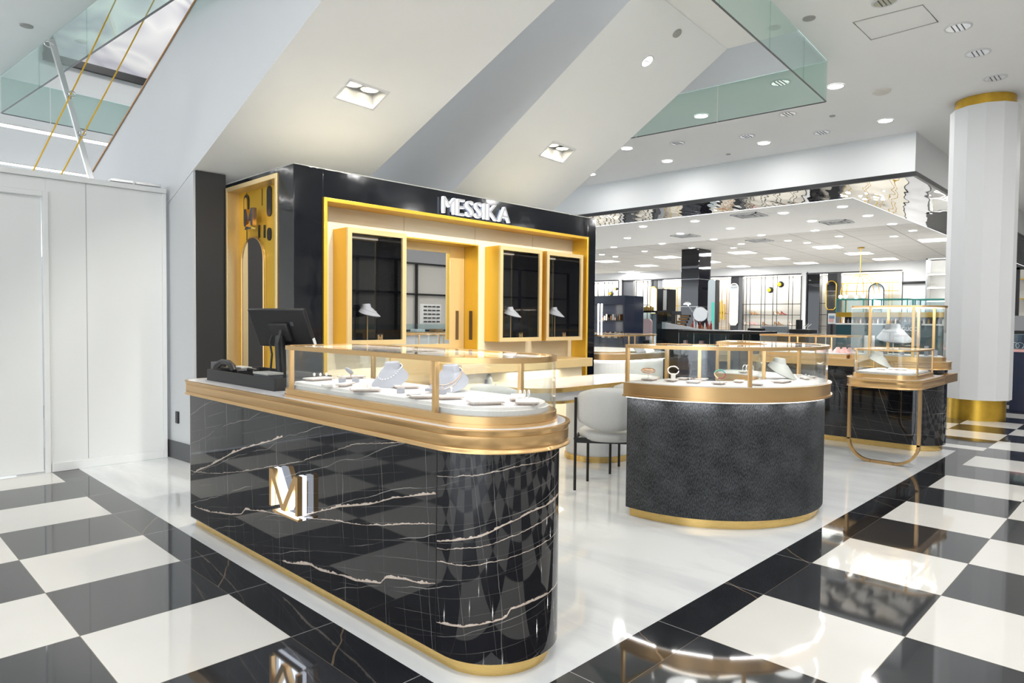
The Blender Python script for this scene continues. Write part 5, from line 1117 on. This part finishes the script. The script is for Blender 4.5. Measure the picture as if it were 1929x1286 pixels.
for i in range(3):
    q = np.array(on_x(1512+i*4, 622, 9.65)); mb = MB(); mb.tube([q, q+[0, -.01, .05], q+[0, -.04-.01*i, .09]], .005, 6); tag(link('pen', mb, 'paper'), 'pale pen leaning beside the narrow black screen', 'pen', 'pale pens beside the black screen')
# teal and gold cabinet with green edged glass boxes
tc_ = thing('teal_cabinet', 'teal and gold cabinet with shelves behind the tall glass case', 'cabinet', (14.2, 3.9, 0)); X = 14.0
y0, y1, _, _ = rx(X, 1575, 1800, 600, 626)
mb = MB(); mb.box(X, X+.6, y0, y1, 0, 1.28); link('drawers', mb, 'teal', tc_, .003)
mb = MB(); mb.box(X-.02, X+.6, y0, y1, 1.281, 1.31); link('white_shelf', mb, 'paper', tc_)
mb = MB(); mb.box(X, X+.6, y0, y1, 1.43, 1.52); link('gold_fascia', mb, 'brass', tc_); mb = MB(); mb.box(X+.5, X+.6, y0, y1, 1.31, 1.43); link('back', mb, 'black', tc_)
for k in range(26):
    y = y0+.05+(y1-y0-.1)*k/25; mb = MB(); mb.lathe([(.018, 0), (.018, .06), (.008, .065), (.008, .09)], (X+.08, y, 1.311), 8); tag(link('perfume_bottle', mb, ('rose', 'tan', 'paper', 'bust')[k % 4]), 'small perfume bottle in the row on the teal cabinet shelf', 'bottle', 'perfume bottles on the teal cabinet')
for i, (pl, pr) in enumerate(((1575, 1626), (1644, 1709), (1719, 1800))):
    y0, y1, z0_, z1_ = rx(X, pl, pr, 563, 597); root = thing('glass_box', ('left', 'middle', 'right')[i]+' green edged glass box on top of the teal cabinet', 'glass box', (X+.3, (y0+y1)/2, 1.52), 'green edged glass boxes on the teal cabinet')
    mb = MB(); mb.box(X+.02, X+.55, y0, y1, 1.521, z1_); link('glass', mb, 'bglass', root); mb = MB(); e_ = .008
    for a, b in ((y0, X+.02), (y1, X+.02), (y0, X+.55), (y1, X+.55)): mb.box(b-e_, b+e_, a-e_, a+e_, 1.521, z1_)
    for b in (X+.02, X+.55): mb.box(b-e_, b+e_, y0, y1, z1_-e_, z1_+e_)
    for a in (y0, y1): mb.box(X+.02, X+.55, a-e_, a+e_, z1_-e_, z1_+e_)
    link('edge', mb, 'green', root)
y0, y1, z0_, z1_ = rx(13.6, 1694, 1735, 606, 641); root = thing('teal_sign', 'teal board with pale capital lettering behind the tall glass case', 'sign', (13.6, (y0+y1)/2, 1.0))
mb = MB(); mb.box(13.6, 13.64, y0, y1, z0_, z1_); mb.box(13.61, 13.63, (y0+y1)/2-.02, (y0+y1)/2+.02, 0, z0_); link('board', mb, 'teal', root)
sign_letters('GUCCI', 0, (y1-y0)*.74, z1_-.16, .065, lambda x, z, d, a=y1-(y1-y0)*.13: (13.597-d, a-x, z), 'letter', ['paper', 'paper'], root, .004)
# mosaic-screen poster by the arch mirror
y0, y1, z0_, z1_ = rx(15.0, 1560, 1574, 590, 610); root = thing('tablet_display', 'small bright screen with blue and pink picture left of the glass boxes', 'screen', (15, (y0+y1)/2, z0_)); mb = MB(); mb.box(15, 15.03, y0, y1, z0_, z1_); link('screen', mb, 'paper', root)
mb = MB(); mb.box(14.995, 15, y0+.02, y1-.02, (z0_+z1_)/2, z1_-.05); link('picture_top', mb, 'blue', root); mb = MB(); mb.box(14.995, 15, y0+.04, y1-.02, z0_+.04, (z0_+z1_)/2); link('picture_bottom', mb, 'pink', root); mb = MB(); mb.box(15.0, 15.03, (y0+y1)/2-.02, (y0+y1)/2+.02, 0, z0_); link('stand', mb, 'black', root)
# chandelier
cx_, cy_, _ = on_z(1622, 466, 3.69); root = thing('chandelier', 'gold arched chandelier with globe bulbs in the far hall', 'chandelier', (cx_, cy_, 3.69))
zz = lambda py: on_x(1622, py, cx_)[2]
mb = MB(); mb.tube([(cx_, cy_, 3.69), (cx_, cy_, zz(516))], .012, 6); mb.lathe([(.1, 0), (.1, .03)], (cx_, cy_, 3.655), 16); link('stem', mb, 'brass', root)
bulbs = []
for k, (ang, w_, dz) in enumerate(((-1.2, .55, 0), (-.95, .42, -.05), (.5, .50, -.06))):
    d_ = np.array([math.cos(ang), math.sin(ang), 0]); r_ = zz(516)-zz(555); pts = [np.array([cx_, cy_, zz(555)])+d_*w_*math.cos(a)+np.array([0, 0, (r_+dz)*math.sin(a)]) for a in np.linspace(0, PI, 20)]
    mb = MB(); mb.tube(pts, .011, 6); link('arm', mb, 'brass', root); bulbs += [pts[0], pts[-1]]
for b in bulbs: mb = MB(); mb.ball(b-np.array([0, 0, .06]), .055); link('bulb', mb, 'lamp', root)
# ---- far wall displays: posts, shelves, discs, mirrors, shoes
def wb(mb, pl, pr, pt, pb, n0, n1, mi=0, floor=False):
    e1_, e0_ = on_n(pl, (pt+pb)/2, n0)[1], on_n(pr, (pt+pb)/2, n0)[1]; za_ = 0 if floor else on_n((pl+pr)/2, pb, n0)[2]; zb_ = on_n((pl+pr)/2, pt, n0)[2]
    c_ = np.array(ES((n0+n1)/2, (e0_+e1_)/2, (za_+zb_)/2)); mb.obox(c_, np.array(ES((n1-n0)/2, 0)), np.array(ES(0, (e1_-e0_)/2)), (0, 0, (zb_-za_)/2), mi); return e0_, e1_, za_, zb_
NA, NB = NF+.02, NF+.12
def bayframe(pl, pr, pt, label):
    root = thing('alcove_surround', label, 'frame', ES(NF, fe((pl+pr)/2))); mb = MB()
    wb(mb, pl, pl+1.4, pt, 640, NF-.03, NF+.03, 0, True); wb(mb, pr-1.4, pr, pt, 640, NF-.03, NF+.03, 0, True); wb(mb, pl, pr, pt-1.0, pt+.9, NF-.03, NF+.03)
    link('frame_bar', mb, 'black', root); return root
def rack(label, pxs, pt, hs, pl, pr, mat='black', n=NA, w=1.0, grp=None):
    root = thing('shelf_rack', label, 'shelving', ES(n, fe((pl+pr)/2)), grp)
    for px in pxs: mb = MB(); wb(mb, px-w/2, px+w/2, pt, 640, n, n+.03, 0, True); link('upright', mb, mat, root)
    for h in hs: mb = MB(); wb(mb, pl, pr, h-.5, h+.5, n, n+.3); link('shelf', mb, mat, root)
    return root
bayframe(1110, 1165, 529, 'black frame round the leftmost lit alcove of the far wall'); bayframe(1171, 1285, 526.5, 'black frame round the second lit alcove, left of the black column')
bayframe(1333, 1509, 519, 'black frame round the wide lit alcove right of the black column'); bayframe(1518.5, 1699.5, 512, 'black frame round the right hand lit alcove behind the chandelier')
rack('slim black uprights in the leftmost far alcove', [1126, 1138, 1146, 1153], 531, [], 1120, 1164)
rack('slim black uprights and shelf in the alcove left of the black column', [1197.5, 1211, 1219, 1228], 528, [574.5], 1192, 1224)
rack('slim black uprights and three shelves in the wide alcove right of the black column', [1405.5, 1412.5, 1433.5, 1440.5, 1455.5, 1463, 1485, 1492.5], 518, [572.5, 593, 612.5], 1398, 1507)
rack('slim black upright and shelves in the right hand alcove beside the dark panel', [1547], 514, [571, 592.5, 614], 1543, 1556)
rack('gold racks behind the chandelier in the right hand alcove', [1586, 1594, 1625.5, 1631.5, 1673.5, 1679.5], 532, [532.5, 548], 1585, 1692, 'brass', NF+.1, 1.0)
rack('gold racks in the alcove just left of the black column', [1248, 1259, 1275, 1283], 542, [542, 576], 1247, 1284, 'brass', NF+.1, .9)
rack('glass shelves and pale uprights left of the arch mirror, right of the black column', [1359, 1368, 1373], 540, [590.5, 618], 1348, 1388, 'tan', NF+.1, .8)
def dpanel(label, pl, pr, pt, mat, n=NF+.05, d=.2):
    mb = MB(); wb(mb, pl, pr, pt, 640, n, n+d, 0, True); return tag(link('wall_panel', mb, mat), label, 'panel')
dpanel('dark grey panel at the left of the alcove beside the black framed cabinet', 1172, 1192, 528, 'dgrey'); dpanel('dark pilaster behind the tall narrow black unit', 1225, 1237, 527, 'dgrey'); dpanel('grey pilaster next to the dark one, left of the gold racks', 1238, 1247, 526.5, 'grey')
dpanel('dark pilaster behind the arched mirror right of the black column', 1376, 1391, 519.5, 'black'); dpanel('grey side of the pilaster left of the wide shelves', 1391, 1398, 519, 'dgrey')
dpanel('tall glossy black panel at the left of the right hand alcove', 1519.5, 1543, 514.5, 'gloss'); dpanel('black pilaster behind the gold arched mirror', 1558, 1576, 513, 'black'); dpanel('dark grey side of the black pilaster left of the gold racks', 1576, 1583, 512.5, 'dgrey')
def archm(label, pl, pr, pt, pb, rim, n=NF):
    e1_, e0_ = fe(pl), fe(pr); za_, zb_ = fz((pl+pr)/2, pb), fz((pl+pr)/2, pt); r_ = (e1_-e0_)/2; c_ = (e0_+e1_)/2
    P = [(e0_, za_+r_*.6), (e0_+r_*.4, za_), (e1_-r_*.4, za_), (e1_, za_+r_*.6), (e1_, zb_-r_)]+[(c_+r_*math.cos(a), zb_-r_+r_*math.sin(a)) for a in np.linspace(0, PI, 14)[1:-1]]+[(e0_, zb_-r_)]
    root = thing('arched_wall_mirror', label, 'mirror', ES(n, c_, za_)); mb = MB(); o = np.array(ES(n-.03, 0)); mb.plate(o, np.array(ES(0, 1)), (0, 0, 1.), np.array(ES(1, 0)), P, 0, .02); link('glass', mb, 'mirror', root)
    mb = MB(); mb.tube([np.array(ES(n-.03, e, z)) for e, z in P], .022, 6, closed=True); link('rim', mb, rim, root)
archm('gold rimmed arched mirror on the black pilaster left of the chandelier', 1556.5, 1575.5, 529, 583, 'brass'); archm('arched mirror with pale rim on the pilaster left of the wide shelves', 1375.5, 1390.5, 534, 612, 'wcream')
archm('black rimmed arched mirror behind the chandelier', 1637, 1665, 534, 583, 'black', NF-.02); archm('arched mirror left of the tall narrow black unit', 1225, 1238, 540, 590, 'brass')
def disc(label, px, py, r_):
    n_, e_, z_ = on_n(px, py, NF-.05); root = thing('wall_disc', label, 'wall disc', ES(n_, e_, z_), 'yellow and black wall discs'); A = np.array([ES(0, 1), (0, 0, 1), ES(-1, 0)]).T
    mb = MB(); mb.lathe([(r_*.5, -.06), (r_, -.02), (r_*.95, .05), (r_*.6, .10)], ES(n_, e_, z_), 24, 0, A); link('bowl', mb, 'black', root)
    mb = MB(); mb.lathe([(r_*.6, .09), (r_*.6, .105), (r_*.3, .12)], np.array(ES(n_, e_, z_))+np.array(ES(0, r_*.25)), 24, 0, A); link('centre', mb, 'yel', root)
for px, py, r_, lb in ((1451.5, 546, .135, 'left lower yellow and black disc above the wide shelves'), (1471, 535.5, .14, 'right upper yellow and black disc above the wide shelves'), (1152, 553, .12, 'yellow and black disc in the leftmost far alcove'), (1202, 562.5, .12, 'yellow and black disc in the alcove left of the black column'), (1161.5, 544, .08, 'small yellow disc at the right edge of the leftmost alcove')): disc(lb, px, py, r_)
def shoe(label, px, py, mat, grp):
    n_, e_, z_ = on_n(px, py, NF+.1); root = thing('shoe', label, 'shoe', ES(n_, e_, z_), grp); mb = MB(); P = [(-.13, 0), (-.13, .02), (-.04, .035), (.05, .09), (.1, .15), (.12, .13), (.12, 0), (.10, 0), (.09, .07), (.02, .02), (-.02, 0)]
    mb.plate(ES(n_, e_, z_), np.array(ES(0, 1)), (0, 0, 1.), np.array(ES(1, 0)), P, 0, .08); link('upper', mb, mat, root, .006); return root
for i, (px, py, m_) in enumerate(((1419, 592.5, 'tan'), (1425, 592.5, 'tan'), (1468, 592.5, 'tan'), (1476, 592.5, 'red'), (1462, 592.5, 'rose'))): shoe('tan shoe on the middle shelf of the wide alcove', px, py, m_, 'shoes on the middle shelf of the wide alcove')
for i, (px, py, m_) in enumerate(((1408, 612, 'rose'), (1416, 612, 'pink'), (1441, 612, 'tan'), (1463, 612, 'tan'), (1470, 612, 'tan'), (1490, 612, 'rose'), (1424, 612, 'pink'))): shoe('shoe on the lowest visible shelf of the wide alcove', px, py, m_, 'shoes on the lowest shelf of the wide alcove')
for i, (px, m_) in enumerate(((1352, 'tan'), (1356, 'tan'), (1362, 'dgrey'))): shoe('shoe on the shelf beside the arched mirror with pale rim', px, 590, m_, 'shoes beside the pale rimmed mirror')
q = on_n(1352, 578, NF+.1); mb = MB()
for k in range(6): e_ = q[1]+.12*(k-2.5); mb.obox(ES(q[0], e_, 1.75+.1*(k % 2)), np.array(ES(.03, 0)), np.array(ES(0, .035)), (0, 0, .35+.06*(k % 3)))
tag(link('gold_sculpture', mb, 'brass'), 'gold upright sculpture on the shelf right of the black column', 'sculpture')
# lit strips along the tops of the alcoves
for a, b in bays:
    root = thing('alcove_light', 'x', 'strip light'); root.location = ES(NF+.3, (a+b)/2, ZT-.02); root['label'] = 'hidden strip light along the top of a far wall alcove'; root['group'] = 'alcove strip lights'
    mb = MB(); mb.obox(ES(NF+.3, (a+b)/2, ZT-.02), np.array(ES(.04, 0)), np.array(ES(0, abs(a-b)/2-.1)), (0, 0, .01)); link('diffuser', mb, 'led', root)
    area('alcove_lamp', ES(NF+.3, (a+b)/2, ZT-.05), .2, 20, (1, .97, .9), 'RECTANGLE', (0, 0, TH), abs(a-b)*.9)
    area('alcove_lamp', ES(NF+.15, (a+b)/2,   .1), .2, 8, (1, .97, .9), 'RECTANGLE', (PI, 0, TH), abs(a-b)*.9)
# rail beside the right hand alcove
mb = MB(); a_, b_ = np.array(on_n(1699, 532.5, NF-.1)), np.array(on_n(1762, 532, NF-.1)); mb.tube([ES(*a_), ES(b_[0], b_[1], a_[2])], .05, 8); tag(link('wall_rail', mb, 'black'), 'black horizontal rail on the white wall right of the alcoves', 'rail')
# bright shelving by the white column
sh = thing('lit_shelving', 'brightly lit white shelving left of the white column', 'shelving', (21.5, 4.2, 0)); X = 21.0; y0, y1, _, zt_ = rx(X, 1745, 1800, 488, 600)
mb = MB(); mb.box(X+.4, X+.45, y0, y1, 0, zt_); mb.box(X, X+.45, y1-.03, y1, 0, zt_); link('carcass', mb, 'paper', sh)
for k in range(7): mb = MB(); mb.box(X, X+.4, y0, y1-.03, .5+k*.36, .53+k*.36); link('shelf', mb, 'paper', sh); mb = MB(); mb.box(X+.02, X+.05, y0, y1-.03, .47+k*.36, .485+k*.36); link('light_strip', mb, 'strip', sh)
mb = MB(); mb.box(X-.02, X, y1-.04, y1-.0, 0, zt_+.03); mb.box(X-.02, X, y0, y1, zt_, zt_+.03); link('frame', mb, 'chrome', sh)
# right of the column: navy counter and framed shelves
rn = thing('display_counter', 'navy counter with glass case at the far right edge', 'counter', (13.2, .6, 0)); mb = MB()
y0, y1 = -1.5, on_x(1903, 700, 12.6)[1]
mb.box(12.6, 13.2, y0, y1, .0, .90); link('body', mb, 'navy', rn, .003); mb = MB(); mb.box(12.6, 13.2, y0, y1, .90, .94); link('deck', mb, 'pink', rn); mb = MB(); mb.box(12.604, 13.196, y0+.004, y1-.004, .94, 1.17); link('glass', mb, 'bglass', rn)
mb = MB(); mb.box(12.58, 13.22, y0, y1+.01, 1.17, 1.22); link('top_frame', mb, 'black', rn)
for k in range(2): q = on_x(1912+k*9, 655, 12.8); mb = MB(); mb.tube([(q[0]+.0, q[1]+.05*math.cos(a), .99+.05*math.sin(a)) for a in np.linspace(0, 2*PI, 20)[:-1]], .008, 6, closed=True); tag(link('bangle', mb, 'silver'), ('left', 'right')[k]+' upright silver bangle in the navy counter at the right edge', 'bracelet', 'bangles at the right edge')
sf = thing('framed_shelving', 'black framed lit shelving right of the white column', 'shelving', (18, 1, 0)); X = 18.0; y0, y1, _, zt_ = rx(X, 1913, 1990, 502, 600)
mb = MB(); mb.box(X, X+.05, y1-.08, y1, 0, zt_); mb.box(X, X+.05, y0, y1, zt_-.05, zt_); link('frame', mb, 'black', sf); mb = MB(); mb.box(X+.35, X+.4, y0, y1, 0, zt_); link('back', mb, 'wcream', sf)
for k in range(5): mb = MB(); mb.box(X+.02, X+.35, y0, y1-.08, .6+k*.42, .62+k*.42); link('shelf', mb, 'brass', sf)
mb = MB(); mb.box(X-.3, X-.25, y0, y1+.1, 1.1, 1.5); mb.box(X-.3, X-.25, y0, y1+.1, 0, 1.1, 1); link('lower_panel', mb, ['grey', 'navy'], sf)
# the shop across the aisle, seen in the mirrors and the black glass
af = thing('aisle_shelving', 'black framed shop front across the aisle behind the viewer', 'shelving', (15, -8.9, 0)); mb = MB()
for x in np.arange(9, 24, 1.5): mb.box(x-.03, x+.03, -8.9, -8.8, 0, 3.3)
for z in (.9, 2.2, 3.3): mb.box(9, 22.5, -8.9, -8.8, z-.03, z+.03)
link('frame', mb, 'black', af); mb = MB(); mb.box(9, 22.5, -8.98, -8.93, 0, 3.3); link('back', mb, 'wcream', af)
ac = thing('aisle_counter', 'white counter with gold band across the aisle behind the viewer', 'counter', (12.5, -4.8, 0))
mb = MB(); mb.box(9.5, 16, -5.3, -4.6, 0, .85); link('body', mb, 'white', ac, .01); mb = MB(); mb.box(9.45, 16.05, -5.35, -4.55, .85, .93); link('gold_band', mb, 'gold', ac); mb = MB(); mb.box(9.5, 16, -5.3, -4.6, .93, 1.17); link('glass', mb, 'bglass', ac)
for k in range(3):
    xx = 12.6+1.0*k; root = thing('eyewear_stand', 'white tiered stand of sunglasses on the counter behind the viewer', 'eyewear stand', (xx, -5.0, 1.171), 'eyewear stands on the counter behind the viewer')
    mb = MB(); mb.box(xx-.35, xx+.35, -5.1, -5.0, 1.171, 1.75); link('panel', mb, 'paper', root)
    mb = MB()
    for r_ in range(5):
        for c_ in range(4): mb.box(xx-.30+.16*c_, xx-.19+.16*c_, -4.998, -4.97, 1.22+.11*r_, 1.255+.11*r_)
    link('sunglasses_row', mb, 'black', root)
for k in range(9): mb = MB(); mb.box(9.8+.7*k, 10.1+.7*k, -5.1, -4.8, .94, 1.02); tag(link('display_box', mb, ('paper', 'tan', 'bust')[k % 3]), 'small display box in the glass counter behind the viewer', 'box', 'boxes in the counter behind the viewer')
